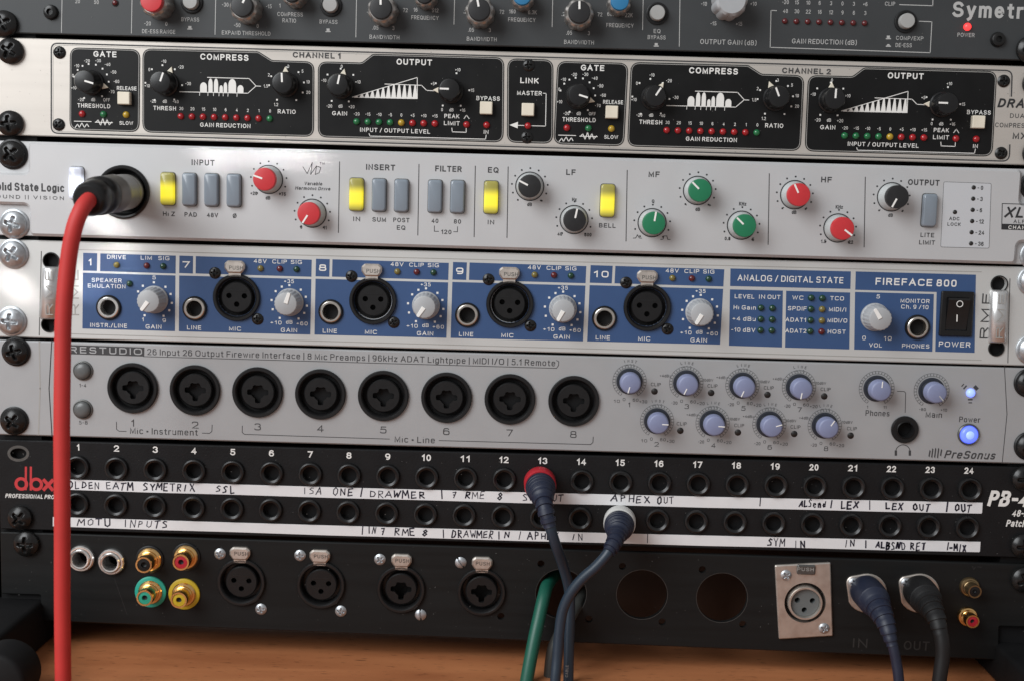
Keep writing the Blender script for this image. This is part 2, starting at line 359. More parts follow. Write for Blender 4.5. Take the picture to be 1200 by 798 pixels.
# ------------------------------------------------------------------ lettering: single stroke glyphs, cap height 1, drawn with a chosen pen width
#  ('a', cx, cy, rx, ry, from, to) is an arc in degrees; round letters may be squared off for the wide grotesque lettering
def _a(*v): return ('a',)+v
GL = {'A': (.70, [[(0, 0), (.35, 1), (.70, 0)], [(.12, .33), (.58, .33)]]), 'B': (.58, [[(.3, .53), (0, .53), (0, 1), (.30, 1), _a(.30, .765, .24, .235, 90, -90), (.32, .53), _a(.32, .265, .26, .265, 90, -90), (0, 0), (0, .53)]]),
 'C': (.66, [[_a(.35, .5, .35, .5, 38, 322)]]), 'D': (.62, [[(0, 0), (0, 1), (.24, 1), _a(.24, .5, .38, .5, 90, -90), (0, 0)]]), 'E': (.52, [[(.52, 1), (0, 1), (0, 0), (.52, 0)], [(0, .52), (.47, .52)]]),
 'F': (.50, [[(.5, 1), (0, 1), (0, 0)], [(0, .5), (.44, .5)]]), 'G': (.68, [[_a(.36, .5, .36, .5, 42, 330), (.68, .46), (.40, .46)]]), 'H': (.58, [[(0, 0), (0, 1)], [(.58, 0), (.58, 1)], [(0, .52), (.58, .52)]]),
 'I': (.0, [[(0, 0), (0, 1)]]), 'J': (.42, [[(.42, 1), (.42, .26), _a(.21, .24, .21, .24, 0, -180)]]), 'K': (.58, [[(0, 0), (0, 1)], [(.55, 1), (0, .36)], [(.19, .56), (.58, 0)]]), 'L': (.48, [[(0, 1), (0, 0), (.48, 0)]]),
 'M': (.70, [[(0, 0), (0, 1), (.35, .08), (.70, 1), (.70, 0)]]), 'N': (.58, [[(0, 0), (0, 1), (.58, 0), (.58, 1)]]), 'O': (.70, [[_a(.35, .5, .35, .5, 90, 449)]]), 'P': (.54, [[(0, 0), (0, 1), (.28, 1), _a(.28, .735, .26, .265, 90, -90), (0, .47)]]),
 'Q': (.70, [[_a(.35, .5, .35, .5, 90, 449)], [(.42, .25), (.68, -.04)]]), 'R': (.58, [[(0, 0), (0, 1), (.30, 1), _a(.30, .745, .26, .255, 90, -90), (0, .49)], [(.32, .49), (.57, 0)]]),
 'S': (.58, [[_a(.29, .755, .26, .245, 22, 265), _a(.29, .255, .29, .255, 85, -158)]]), 'T': (.58, [[(0, 1), (.58, 1)], [(.29, 1), (.29, 0)]]), 'U': (.58, [[(0, 1), (0, .3), _a(.29, .29, .29, .29, 180, 360), (.58, 1)]]),
 'V': (.64, [[(0, 1), (.32, 0), (.64, 1)]]), 'W': (.94, [[(0, 1), (.24, 0), (.47, .96), (.70, 0), (.94, 1)]]), 'X': (.62, [[(0, 1), (.62, 0)], [(.62, 1), (0, 0)]]), 'Y': (.62, [[(0, 1), (.31, .42), (.62, 1)], [(.31, .42), (.31, 0)]]), 'Z': (.56, [[(0, 1), (.56, 1), (0, 0), (.56, 0)]]),
 '0': (.50, [[_a(.25, .5, .25, .5, 90, 449)]]), '1': (.24, [[(0, .76), (.22, 1), (.22, 0)]]), '2': (.50, [[_a(.25, .73, .25, .27, 168, -35), (0, 0), (.52, 0)]]), '3': (.50, [[_a(.25, .76, .23, .24, 160, -82), _a(.25, .27, .26, .265, 82, -160)]]),
 '4': (.54, [[(.40, 0), (.40, 1), (0, .28), (.54, .28)]]), '5': (.50, [[(.47, 1), (.08, 1), (.03, .50), _a(.25, .32, .26, .32, 140, -155)]]), '6': (.50, [[(.45, .88), _a(.26, .5, .26, .5, 70, 180), (.0, .32)], [_a(.25, .31, .25, .31, 90, 449)]]),
 '7': (.50, [[(0, 1), (.50, 1), (.18, 0)]]), '8': (.50, [[_a(.25, .765, .22, .235, 90, 449)], [_a(.25, .265, .25, .265, 90, 449)]]), '9': (.50, [[_a(.25, .69, .25, .31, 90, 449)], [(.50, .68), _a(.24, .5, .26, .5, 0, -110)]]),
 'a': (.46, [[_a(.22, .52, .22, .21, 150, 0), (.44, 0)], [(.44, .42), _a(.2, .2, .2, .2, 80, 285), (.44, .18)]]), 'b': (.46, [[(0, 1), (0, 0)], [_a(.23, .36, .23, .36, 90, 449)]]), 'c': (.42, [[_a(.23, .36, .23, .36, 42, 318)]]), 'd': (.46, [[(.46, 1), (.46, 0)], [_a(.23, .36, .23, .36, 90, 449)]]),
 'e': (.46, [[(.01, .38), (.46, .38), _a(.23, .36, .23, .36, 5, 315)]]), 'f': (.26, [[(.28, .99), _a(.26, .80, .16, .19, 95, 180), (.10, 0)], [(0, .70), (.27, .70)]]), 'g': (.46, [[_a(.23, .36, .23, .36, 90, 449)], [(.46, .72), (.46, 0), _a(.23, -.02, .23, .24, 0, -160)]]),
 'h': (.44, [[(0, 1), (0, 0)], [(0, .44), _a(.22, .46, .22, .26, 170, 0), (.44, 0)]]), 'i': (0, [[(0, .62), (0, 0)], [(0, .97), (0, 1)]]), 'j': (.12, [[(.12, .7), (.12, -.2)]]), 'k': (.42, [[(0, 1), (0, 0)], [(.40, .70), (0, .26)], [(.14, .42), (.42, 0)]]), 'l': (0, [[(0, 1), (0, 0)]]),
 'm': (.70, [[(0, .70), (0, 0)], [(0, .46), _a(.175, .50, .175, .22, 170, 0), (.35, 0)], [(.35, .46), _a(.525, .50, .175, .22, 170, 0), (.70, 0)]]), 'n': (.44, [[(0, .70), (0, 0)], [(0, .44), _a(.22, .46, .22, .26, 170, 0), (.44, 0)]]), 'o': (.46, [[_a(.23, .36, .23, .36, 90, 449)]]),
 'p': (.46, [[(0, .72), (0, -.27)], [_a(.23, .36, .23, .36, 90, 449)]]), 'q': (.46, [[(.46, .72), (.46, -.27)], [_a(.23, .36, .23, .36, 90, 449)]]), 'r': (.26, [[(0, .70), (0, 0)], [(0, .40), _a(.24, .44, .24, .27, 170, 85)]]), 's': (.40, [[_a(.2, .54, .18, .18, 25, 262), _a(.2, .18, .2, .18, 82, -155)]]),
 't': (.26, [[(.12, .92), (.12, .14), _a(.25, .14, .13, .14, 180, 275)], [(0, .70), (.26, .70)]]), 'u': (.44, [[(0, .70), (0, .24), _a(.22, .26, .22, .26, 180, 350)], [(.44, .70), (.44, 0)]]), 'v': (.44, [[(0, .70), (.22, 0), (.44, .70)]]), 'w': (.66, [[(0, .70), (.17, 0), (.33, .66), (.49, 0), (.66, .70)]]),
 'x': (.42, [[(0, .70), (.42, 0)], [(.42, .70), (0, 0)]]), 'y': (.44, [[(0, .70), (.22, .02)], [(.44, .70), (.18, -.16), (.06, -.26)]]), 'z': (.40, [[(0, .70), (.40, .70), (0, 0), (.40, 0)]]),
 '+': (.40, [[(0, .46), (.40, .46)], [(.2, .26), (.2, .66)]]), '-': (.26, [[(0, .46), (.26, .46)]]), '/': (.36, [[(0, -.05), (.36, 1.05)]]), '|': (0, [[(0, -.15), (0, 1.1)]]), '.': (0, [[(0, 0), (0, .08)]]), '\u2022': (.16, [[(0, .42), (.16, .42)], [(.08, .34), (.08, .50)], [(0, .48), (.16, .48)], [(0, .36), (.16, .36)]]),
 '(': (.16, [[(.16, 1.1), _a(.16, .5, .16, .6, 90, 270)]]), ')': (.16, [[(0, 1.1), _a(0, .5, .16, .6, 90, -90)]]), '\u00d8': (.70, [[_a(.35, .5, .35, .5, 90, 449)], [(.1, -.05), (.6, 1.05)]])}
def pen(stroke, sq, n=9):
    out = []
    for s in stroke:
        if s[0] == 'a':
            _, cx, cy, rx, ry, a0, a1 = s; m = max(4, int(abs(a1-a0)/360*n*2.4))
            for i in range(m+1):
                t = radians(a0+(a1-a0)*i/m); c, d = cos(t), sin(t); e = 2/sq
                out.append((cx+rx*math.copysign(abs(c)**e, c), cy+ry*math.copysign(abs(d)**e, d)))
        else: out.append(s)
    r = [out[0]]
    for p in out[1:]:
        if hypot(p[0]-r[-1][0], p[1]-r[-1][1]) > .012: r.append(p)
    return r
def mitred(P, w):
    """one band of quads along a polyline"""
    n = len(P); closed = n > 3 and hypot(P[0][0]-P[-1][0], P[0][1]-P[-1][1]) < .03*max(1, 0)+1e-6+w*.2
    if closed: P = P[:-1]; n -= 1
    Lf, Rg = [], []
    for i in range(n):
        a = P[i-1] if (i or closed) else None; c = P[(i+1) % n] if (i < n-1 or closed) else None; b = P[i]
        def nrm(p, q):
            l = hypot(q[0]-p[0], q[1]-p[1]) or 1; return (-(q[1]-p[1])/l, (q[0]-p[0])/l)
        if a is None: m = nrm(b, c); k = 1
        elif c is None: m = nrm(a, b); k = 1
        else:
            m1, m2 = nrm(a, b), nrm(b, c); k = max(.35, 1+m1[0]*m2[0]+m1[1]*m2[1]); m = (m1[0]+m2[0], m1[1]+m2[1])
        h = w/2/k
        Lf.append((b[0]+m[0]*h, b[1]+m[1]*h)); Rg.append((b[0]-m[0]*h, b[1]-m[1]*h))
    return [[Lf[i], Rg[i], Rg[(i+1) % n], Lf[(i+1) % n]] for i in range(n if closed else n-1)]
def letters(t, h, W, pw, sq, shear, wf, sp):
    """quads of a line of print in mm about its left end and middle height; one list per stroke"""
    gap = (.24+pw*.9)*sp; adv = []; x = 0
    for ch in t:
        if ch == ' ': adv.append(None); x += .30*sp; continue
        w = GL[ch][0]; adv.append(x); x += w+gap
    total = x-gap
    k = wf*h*(1-pw)
    pwm = pw*h
    if W: k = max(.2*h, (W-pwm)/max(total, .02)) if total > .3 else k
    out = []; ky = h*(1-pw)
    for ch, x0 in zip(t, adv):
        if x0 is None: continue
        for st in GL[ch][1]:
            P = []
            for a, b in pen(st, sq):
                X = (x0+a)*k; Z = (b-.5)*ky
                P.append((X+shear*(Z+h/2), Z))
            if len(P) == 2:      # square stroke ends on plain bars
                pass
            # butt ends that lie on the base or cap line are already at the letter's edge less half a pen
            e = pwm*.5
            if hypot(P[0][0]-P[-1][0], P[0][1]-P[-1][1]) > pwm*.3:
                for q, r in ((0, 1), (-1, -2)):
                    dx, dz = P[q][0]-P[r][0], P[q][1]-P[r][1]; l = hypot(dx, dz) or 1
                    P[q] = (P[q][0]+dx/l*e, P[q][1]+dz/l*e)
            out.append(mitred(P, pwm))
    return out, total*k+shear*h*.5

# handwriting: stroke letters in a unit box
HW = {'A': [[(0, 0), (.45, 1), (.9, 0)], [(.18, .38), (.75, .36)]], 'B': [[(.1, 0), (.1, 1), (.6, .9), (.6, .62), (.12, .52), (.7, .4), (.65, .06), (.1, 0)]],
 'D': [[(.1, 0), (.12, 1), (.6, .85), (.78, .45), (.55, .08), (.1, 0)]], 'E': [[(.7, 1), (.1, .96), (.1, 0), (.75, .04)], [(.1, .5), (.6, .52)]],
 'G': [[(.75, .85), (.4, 1), (.08, .6), (.12, .15), (.5, 0), (.78, .2), (.75, .48), (.5, .46)]], 'H': [[(.1, 1), (.1, 0)], [(.75, 1), (.72, 0)], [(.1, .5), (.75, .52)]],
 'I': [[(.35, 1), (.32, 0)]], 'L': [[(.12, 1), (.1, .02), (.7, .05)]], 'M': [[(0, 0), (.1, 1), (.45, .35), (.8, 1), (.92, 0)]], 'N': [[(.05, 0), (.1, 1), (.7, .05), (.75, 1)]],
 'O': [[(.4, 1), (.08, .7), (.1, .2), (.4, 0), (.72, .25), (.7, .75), (.4, 1)]], 'P': [[(.1, 0), (.12, 1), (.6, .92), (.62, .58), (.12, .48)]],
 'R': [[(.1, 0), (.12, 1), (.62, .9), (.6, .6), (.14, .5), (.7, 0)]], 'S': [[(.7, .88), (.35, 1), (.1, .75), (.6, .4), (.6, .1), (.05, .04)]], 'T': [[(0, .97), (.8, 1)], [(.4, .97), (.38, 0)]],
 'U': [[(.08, 1), (.08, .2), (.35, 0), (.65, .2), (.7, 1)]], 'W': [[(0, 1), (.2, 0), (.45, .6), (.68, 0), (.9, 1)]], 'X': [[(.05, 1), (.75, 0)], [(.7, 1), (.05, 0)]],
 'Y': [[(.05, 1), (.38, .52), (.75, 1)], [(.38, .52), (.35, 0)]], '7': [[(.05, .95), (.7, 1), (.3, 0)], [(.2, .5), (.6, .52)]],
 '8': [[(.4, .5), (.1, .78), (.4, 1), (.66, .76), (.4, .5), (.08, .22), (.4, 0), (.72, .25), (.4, .5)]], '|': [[(.4, 1.15), (.38, -.1)]],
 'e': [[(.1, .35), (.6, .38), (.5, .62), (.2, .6), (.1, .2), (.4, 0), (.65, .1)]], 'n': [[(.1, .6), (.1, 0)], [(.1, .45), (.4, .62), (.58, .4), (.6, 0)]],
 'd': [[(.6, 1), (.6, 0)], [(.6, .4), (.3, .58), (.08, .3), (.3, 0), (.6, .15)]], '-': [[(.1, .5), (.6, .5)]]}
def handwrite(u, t, x0, x1, yc, h, part='handwriting', m='marker', w=1.15):
    n = len(t); step = (x1-x0)/n; slope = .0262
    for i, ch in enumerate(t):
        if ch == ' ': continue
        jx, jy, js = random.uniform(-.09, .09), random.uniform(-.10, .08), random.uniform(.80, 1.08)
        lean = random.uniform(-.12, .16)
        for st in HW[ch]:
            pts = []; w_ = w*random.uniform(.7, 1.35)
            for a, b in st:
                X = x0+(i+.08+jx)*step+a*step*.86+b*.5+(b-.5)*lean*h; Y = yc+(x0+i*step-(x0+x1)/2)*slope - (b-.5+jy)*h*js
                pts.append((X+random.uniform(-.3, .3), Y+random.uniform(-.3, .3)))
            u.ln(pts, w_, m, part)

# ------------------------------------------------------------------ hardware shared between units
def screw_mesh(key, r, dome, m, cross=True, slot=False, rec=.66, depth=1.7, foot=0):
    def f():
        n, rings = 72, 20; b = MB(); b.v.append((0, 0, 0))
        def hgt(x, z):
            q = hypot(x, z)/r; h = foot+dome*(1-q**2.6)*.75+dome*.25
            if q > .999: h = foot+dome*.25
            e = r*.15
            ins = max(0, min(1, (rec*r-hypot(x, z))/(r*.16)))
            if cross:
                g = max(max(0, min(1, (e*(1.25-.3*q)-abs(x))/(e*.7))), max(0, min(1, (e*(1.25-.3*q)-abs(z))/(e*.7))))
                g = max(g, max(0, min(1, (r*.24-hypot(x, z))/(r*.1))))
                h -= depth*g*ins
            if slot: h -= depth*max(0, min(1, (e*.95-abs(x))/(e*.4)))
            return h
        b.v[0] = (0, -hgt(0, 0), 0); prev = [0]
        for k in range(1, rings+1):
            R = r*k/rings; c = len(b.v)
            for i in range(n):
                x, z = R*cos(2*pi*i/n), R*sin(2*pi*i/n); b.v.append((x, -hgt(x, z), z))
            cur = list(range(c, c+n))
            for i in range(n):
                j = (i+1) % n
                b.f.append((0, cur[i], cur[j]) if k == 1 else (prev[i], prev[j], cur[j], cur[i]))
            prev = cur
        c = len(b.v); b.v += [(r*cos(2*pi*i/n), 0, r*sin(2*pi*i/n)) for i in range(n)]
        for i in range(n): b.f.append((prev[i], prev[(i+1) % n], c+(i+1) % n, c+i))
        return b.mesh('screw', m, angle=50)
    return cached(('screw', key), f)
def mount_screw(u, px, py, black=True, r=5.9, washer=True, rot=None):
    """a rack bolt with its cup washer"""
    me = screw_mesh('mb%s%.1f' % (black, r), r, 3.0, 'black_screw' if black else 'zinc', foot=1.0)
    a = rot if rot is not None else random.uniform(0, 90)
    p = u.loc(px, py, u.d+2); p.y = -u.d if u.d == 0 else 0
    o = obj('mounting_screw', me, u.root, p, radians(a))
    if washer:
        w = cached(('washer', black, r), lambda: MB().lathe([(r*1.16, 0), (r*1.16, .6), (r*1.06, 1.0), (r*.8, 1.0), (r*.8, 0)], 40).mesh('washer', 'black_plastic' if black else 'zinc'))
        obj('washer', w, o)
    return o
def small_screw(u, px, py, r, m='black_screw', slot=False):
    me = screw_mesh('s%s%.2f%s' % (m, r, slot), r, r*.42, m, cross=not slot, slot=slot, depth=r*.3)
    p = u.loc(px, py)
    return obj('screw', me, u.root, p, radians(random.uniform(0, 90)))
def led(u, px, py, r, m, name='indicator_light', bezel=None):
    me = cached(('led', r, m), lambda: MB().lathe([(r, 0), (r, r*.25), (r*.86, r*.6), (r*.5, r*.88), (0, r)] if m != 'led_black' else [(r, 0), (r*.95, .15), (0, .25)], 18).mesh('indicator_light', m, angle=80))
    o = obj(name, me, u.root, u.loc(px, py))
    if bezel:
        b = cached(('bezel', r, bezel), lambda: MB().lathe([(r*1.35, 0), (r*1.3, .25), (r*1.02, .3), (r, .05)], 20).mesh('bezel', bezel))
        obj('bezel', b, o)
    return o
def jack(u, px, py, R, ring, hole, rm, nut='black_plastic', name='jack_socket', h=1.2):
    """a quarter inch socket: nut, metal throat, dark barrel"""
    nu = cached(('nut', R, ring, nut, h), lambda: MB().lathe([(R, 0), (R, h*.6), (R*.93, h), (ring*1.02, h), (ring*.98, h*.5)], 36).mesh('nut', nut))
    o = obj(name, nu, u.root, u.loc(px, py))
    th = cached(('throat', ring, hole, rm, h), lambda: MB().lathe([(ring, h*.3), (ring, h*1.1), (ring*.93, h*1.3), (hole*1.08, h*1.3), (hole, h*.9), (hole, -4)], 32).mesh('throat', rm))
    obj('throat', th, o)
    ba = cached(('barrel', hole), lambda: MB().lathe([(hole*1.02, -3), (hole*1.02, -12), (0, -12)], 24).mesh('barrel', 'black_deep'))
    obj('barrel', ba, o)
    return o
def xlr(u, px, py, r=10.8, combo=False, flange='black_satin', ins='black_plastic', name=None, deep=2.2):
    k = 'combo' if combo else 'xlr'
    a = cached((k, 'shell', r, flange), lambda: MB().lathe([(r, 0), (r, 1.1), (r*.965, 1.6), (r*.88, 1.6), (r*.83, 1.0), (r*.80, -.2), (r*.80, -deep-2), (r*.6, -deep-2)], 48).mesh('socket_shell', flange))
    o = obj(name or ('combo_socket' if combo else 'microphone_socket'), a, u.root, u.loc(px, py))
    def core():
        R = r*.665; h = 14 if combo else 12
        if combo:
            hl = []
            for i in range(64):
                t = 2*pi*i/64; q = 3.15
                for c, wd, ex in ((0, .20, 1.75), (pi, .20, 1.75), (-pi/2, .2, 1.9), (pi/2+.5, .14, .5), (pi/2-.5, .14, .5)):
                    dl = abs((t-c+pi) % (2*pi)-pi); q = max(q, 3.15+ex*max(0, min(1, (wd*2.1-dl)/(wd*.9))))
                hl.append((q*cos(t), q*sin(t)))
            holes = [hl]
        else: holes = [circ(3.55*cos(t), 3.55*sin(t)+.25, 1.25, 16) for t in (radians(8), radians(172))]+[circ(0, -3.1, 1.25, 16)]
        return MB().prism(circ(0, 0, R, 44), holes, -2, .3, .5).mesh('insert', ins)
    obj('insert', cached((k, 'core', r, ins), core), o)
    bk = cached((k, 'back', r), lambda: MB().lathe([(r*.8, -deep-2.1), (r*.8, -8.6), (0, -8.6)], 32).mesh('well', 'black_deep'))
    obj('well', bk, o)
    rib = cached((k, 'rib', r), lambda: MB().prism(rpoly([(-4.2, 2.75), (4.2, 2.75), (4.2, 3.35), (-4.2, 3.35)], .2, 2), (), 0, .42).mesh('key_rib', 'black_satin')) if not combo else None
    if rib: obj('key_rib', rib, o)
    return o
def latch(u, px, py, w=9.4, h=5.4, m='nickel_dull', text='PUSH'):
    def f():
        c = [(-.34*w, -.5*h), (.34*w, -.5*h), (.5*w, -.12*h), (.5*w, .28*h), (.34*w, .5*h), (-.34*w, .5*h), (-.5*w, .28*h), (-.5*w, -.12*h)]
        b = MB().prism(rpoly(c, 1.3, 4), (), 0, 2.3, .7)
        b.box(-w*.30, w*.30, -1.6, 0, -h/2-1.4, -h/2+.4)
        return b.mesh('latch', m)
    o = obj('latch', cached(('latch', w, h, m), f), u.root, u.loc(px, py))
    if text: u.tx(text, px+.6, py+1.2, 4.4, 16, 'gunmetal', d=2.3, part='embossed_lettering')
    return o

# ------------------------------------------------------------------ room: table, wall behind the rack
Z_TABLE = -279.5
tb = MB().box(-900, 900, -330, 600, Z_TABLE-30, Z_TABLE).mesh('tabletop', 'table_wood', smooth=False); obj('tabletop', tb, kind='structure')
mat('wall_plaster', (.30, .29, .28), .8, 0, (8, .05))
wl = MB().box(-1500, 1500, 600, 620, -700, 900).mesh('wall', 'wall_plaster', smooth=False); obj('wall', wl, kind='structure')
fr = thing('rack_stand', 'black metal rack stand whose rails and feet hold all the stacked units', 'rack stand', (0, 100, Z_TABLE))
for sx in (-1, 1):
    o = obj('rail', MB().box(-10, 10, 3.2, 30, Z_TABLE+2, 120).mesh('rail', 'frame_black', smooth=False), fr, (sx*232.5, -100, -Z_TABLE))
    x0, x1 = sorted((sx*222, sx*262))
    obj('foot', MB().box(x0, x1, -48, 60, Z_TABLE, -257.2 if sx < 0 else -262, 2.5).mesh('foot', 'frame_black'), fr, (0, -100, -Z_TABLE))
    obj('side_panel', MB().box(-3, 3, 4, 300, Z_TABLE+2, 120).mesh('side_panel', 'frame_black', smooth=False), fr, (sx*247, -100, -Z_TABLE))
obj('back_board', MB().box(-243, 243, 34, 40, Z_TABLE+2, 120).mesh('back_board', 'inner_wood', smooth=False), fr, (0, -100, -Z_TABLE))
p = at(-3, 797, 62); kn = MB().lathe([(13, -14), (13, 2), (12.4, 3.4), (11, 4.2), (0, 4.6)], 44)
obj('clamp_knob', kn.mesh('clamp_knob', 'frame_black', angle=70), fr, (p.x, p.y-100, p.z-Z_TABLE))

def chassis(u, w=436, depth=180, top=1.2):
    h = u.h/2-top
    obj('chassis', MB().box(-w/2, w/2, 2.6, depth, -h, h).mesh('chassis', 'frame_black', smooth=False), u.root)
def plate(u, outer, holes, m, th=3, ch=.4, name='front_panel', d=None):
    d = u.d if d is None else d
    hs = [circ(*u.xz(px, py, d), r, 30) for px, py, r in holes]
    me = MB().prism(outer, hs, d-th, d, ch).mesh(name, m, angle=30)
    return obj(name, me, u.root)
def rect(u, x0=-241.3, x1=241.3, r=1): return rpoly([(x0, -u.h/2), (x1, -u.h/2), (x1, u.h/2), (x0, u.h/2)], r, 3)

# ------------------------------------------------------------------ knobs
def knob(u, px, py, tip, h, body, cap=None, pointer=None, name='knob', extra=()):
    """placed by the centre of its cap, which stands h mm proud of the panel"""
    o = u.part(name, body, px, py, u.d+h, tip)
    if cap: obj('cap', cap, o)
    if pointer: obj('pointer', pointer, o)
    for n, m in extra: obj(n, m, o)
    return o
def k_scallop(m='scallop_metal', R=6.5, H=10.5):
    def f():
        n = 72; b = MB(); prof = [(1, 0), (1, H*.72), (.93, H*.93), (.8, H)]; rr = []
        for q, h in prof:
            c = len(b.v)
            for i in range(n):
                a = 2*pi*i/n; s = R*q*(1-.065*(1-abs(cos(4.5*a*2/2)))**1.0*1.3) if q > .9 else R*q*.98
                b.v.append((s*cos(a), -h, s*sin(a)))
            rr.append(c)
        for a, c in zip(rr, rr[1:]):
            for i in range(n): b.f.append((a+i, a+(i+1) % n, c+(i+1) % n, c+i))
        b.f.append(tuple(range(rr[-1], rr[-1]+n)))
        return b.mesh('knob', m)
    return cached(('scallop', m, R, H), f)
def k_cap(r, h0, h1, m, dome=.3): return cached(('cap', r, h0, h1, m), lambda: MB().lathe([(r, h0), (r, h1-.5), (r*.94, h1-.1), (r*.8, h1), (0, h1+dome*.3)], 36).mesh('cap', m))
def k_line(w, z0, z1, h, m='white_line', t=.12): return cached(('line', w, z0, z1, h, m), lambda: MB().box(-w/2, w/2, -h-t, -h, z0, z1).mesh('pointer', m, smooth=False))

# ------------------------------------------------------------------ 1. dark grey processor (its lower edge only is in view)
U1 = Unit('voice_processor', 'dark grey rack unit with scalloped silver knobs, topmost in the stack and cut off above', 'audio processor', -60, 55, 0)
U1.wf = .9; U1.pw = .13
plate(U1, rect(U1, r=.5), [], 'charcoal_paint', 3)
chassis(U1, top=2); dust(U1, 60, 1)
mount_screw(U1, 4, 28, True, 5.8, False)
mount_screw(U1, 1208, 58, True, 5.8, False)
def hexscrew(u, px, py, r=3.3):
    a = cached(('hex', r), lambda: MB().lathe([(r, 0), (r, .5), (r*.85, 1.7), (r*.55, 2.2), (r*.42, 2.2), (r*.40, .8), (0, .8)], 30).mesh('screw', 'black_screw'))
    return obj('screw', a, u.root, u.loc(px, py))
hexscrew(U1, 60, 15); hexscrew(U1, 1169, 47)
for x, y in ((72, 38.5), (154, 39.5), (252, 41), (417, 44), (532, 29), (647, 32), (753, 35.5), (796, 55)): U1.ln([(x+1, -14), (x, y)], .8, 'ink_pale')
def T1(t, x, y, h=4.3, W=None): U1.tx(t, x, y, h, W, 'ink_pale')
for t, x, y in (('20', 91, 2), ('50', 113, 3), ('-20', 173, 28), ('0', 195, 28.5), ('-30', 264, 6), ('-15', 315, 8), ('-50', 278, 30), ('0', 302, 31), ('1', 328, 7), ('20', 350, 7.5),
                ('.2', 432, 13), ('72', 475, 12.5), ('16', 487, 12), ('512', 510, 12.7), ('.05', 440, 33), ('3', 461, 33.5), ('.2', 545, 14), ('72', 588, 14.5), ('160', 600.5, 14), ('6.3K', 624, 15),
                ('.05', 552, 35.5), ('3', 574, 36), ('.2', 660, 17), ('72', 703, 17.5), ('686', 716, 17), ('22K', 737, 18.3), ('.05', 667, 39), ('3', 690, 39.5),
                ('-10', 825, 5), ('+10', 883, 5), ('-15', 836, 28), ('+15', 866, 28.5)): T1(t, x, y, 4.6)
for t, x, y, W in (('DE-ESS RANGE', 186, 37.5, 39), ('BYPASS', 223, 23.3, 21), ('EXPAND THRESHOLD', 288.5, 39.3, 57), ('COMPRESS', 340, 17.3, 30), ('RATIO', 339, 24.6, 16), ('BYPASS', 385, 26, 21),
                   ('FREQUENCY', 498, 21.3, 32), ('FREQUENCY', 611.5, 23.7, 32), ('FREQUENCY', 726.5, 30.3, 32), ('BANDWIDTH', 450.5, 44, 35), ('BANDWIDTH', 564.5, 46.3, 35), ('BANDWIDTH', 678.5, 50, 35),
                   ('EQ', 770, 37, 8), ('BYPASS', 769.5, 44.3, 21), ('CLIP', 1043, 5, 12), ('COMP/EXP', 1066, 45.3, 32), ('DE-ESS', 1059, 53.5, 19), ('POWER', 1132, 41.5, 20)): T1(t, x, y, 4.6, W)
U1.tx('OUTPUT GAIN (dB)', 853.5, 50, 5.6, 66, 'ink_pale'); U1.tx('GAIN REDUCTION (dB)', 966, 49.5, 5.6, 76, 'ink_pale')
for i, (a, b) in enumerate((('-20', '40'), ('15', '30'), ('10', '22'), ('6', '16'), ('3', '12'), ('0', '9'), ('3', '6'), ('+6', '3'))):
    x = 920.5+13.35*i; T1(a, x, 3+.35*i, 4.6); T1(b, x, 13.5+.35*i, 4.6)
    led(U1, x-.8, 25.3+.36*i, 1.25, 'led_dark_red')
U1.ln([(910, 13), (903.5, 12.8), (902.5, 56), (1090, 62.3), (1092, 26), (1077, 25.4)], .9, 'ink_pale')
U1.ln([(1054, 6), (1093, 7.3), (1093.5, -8)], .9, 'ink_pale')
def pushmark(x, y, up=True):
    U1.poly([(x-3, y+2.2), (x+3, y+2.2), (x+3, y+1), (x-3, y+1)], 'ink_pale'); U1.poly([(x-1.8, y+.8), (x+1.8, y+.8), (x+1.8, y-2), (x-1.8, y-2)] if up else [(x-2.4, y+.8), (x+2.4, y+.8), (x+.8, y-1), (x-.8, y-1)], 'ink_pale')
pushmark(222.5, 33); pushmark(384.5, 36); pushmark(769, 53); pushmark(1041, 44.3); pushmark(1041, 53.2, False)
U1.tx('Symetrix', 1118, 11.4, 18, 104, 'ink_pale', bold=.028, part='logo_lettering', left=True)
led(U1, 135, 4, 1.2, 'led_dark_red', bezel='black_plastic'); led(U1, 1133.5, 32, 1.6, 'led_red_lit')
def sym_button(x, y, m='grey_button', r=3.1):
    a = cached('symring', lambda: MB().lathe([(4.9, 0), (4.8, .8), (4.3, 1.0), (3.75, .9), (3.6, .1)], 36).mesh('push_button', 'black_plastic'))
    o = obj('push_button', a, U1.root, U1.loc(x, y))
    obj('cap', cached(('symcap', m), lambda: MB().lathe([(3.35, 0), (3.3, 3.0), (3.0, 3.6), (0, 3.7)], 32).mesh('cap', m)), o)
for x, y in ((225, 3.5), (388, 7), (770, 16.5), (1061, 26)): sym_button(x, y)
sk, H1 = k_scallop(), 13.5
ptr = k_line(.85, 1.2, 4.55, H1)
for x, y, tx_, ty_, m in ((177, 1, 180, -14, 'cap_red'), (283, 7, 287, -2, 'cap_black'), (446, 9.5, 446, -3, 'cap_black'), (561.5, 11.5, 559, -2, 'cap_black'), (679, 14.5, 679, 0, 'cap_black')):
    knob(U1, x, y, (tx_, ty_), H1, sk, k_cap(4.75, 9.5, H1, m), ptr)
for x, y, m in ((341, -8, 'cap_black'), (497, -6.5, 'cap_black'), (612, -4.5, 'cap_blue'), (726.5, 1.5, 'cap_blue')):
    knob(U1, x, y, (x-3, y-9), 12, k_scallop(R=5.2, H=9.5), k_cap(3.9, 8.5, 12, m), k_line(.8, 1, 3.7, 12))
knob(U1, 858, 0, (858, -12), 13.5, k_scallop('grey_plastic', 7.3, 13.5), None, k_line(.9, 2, 5.6, 13.5))

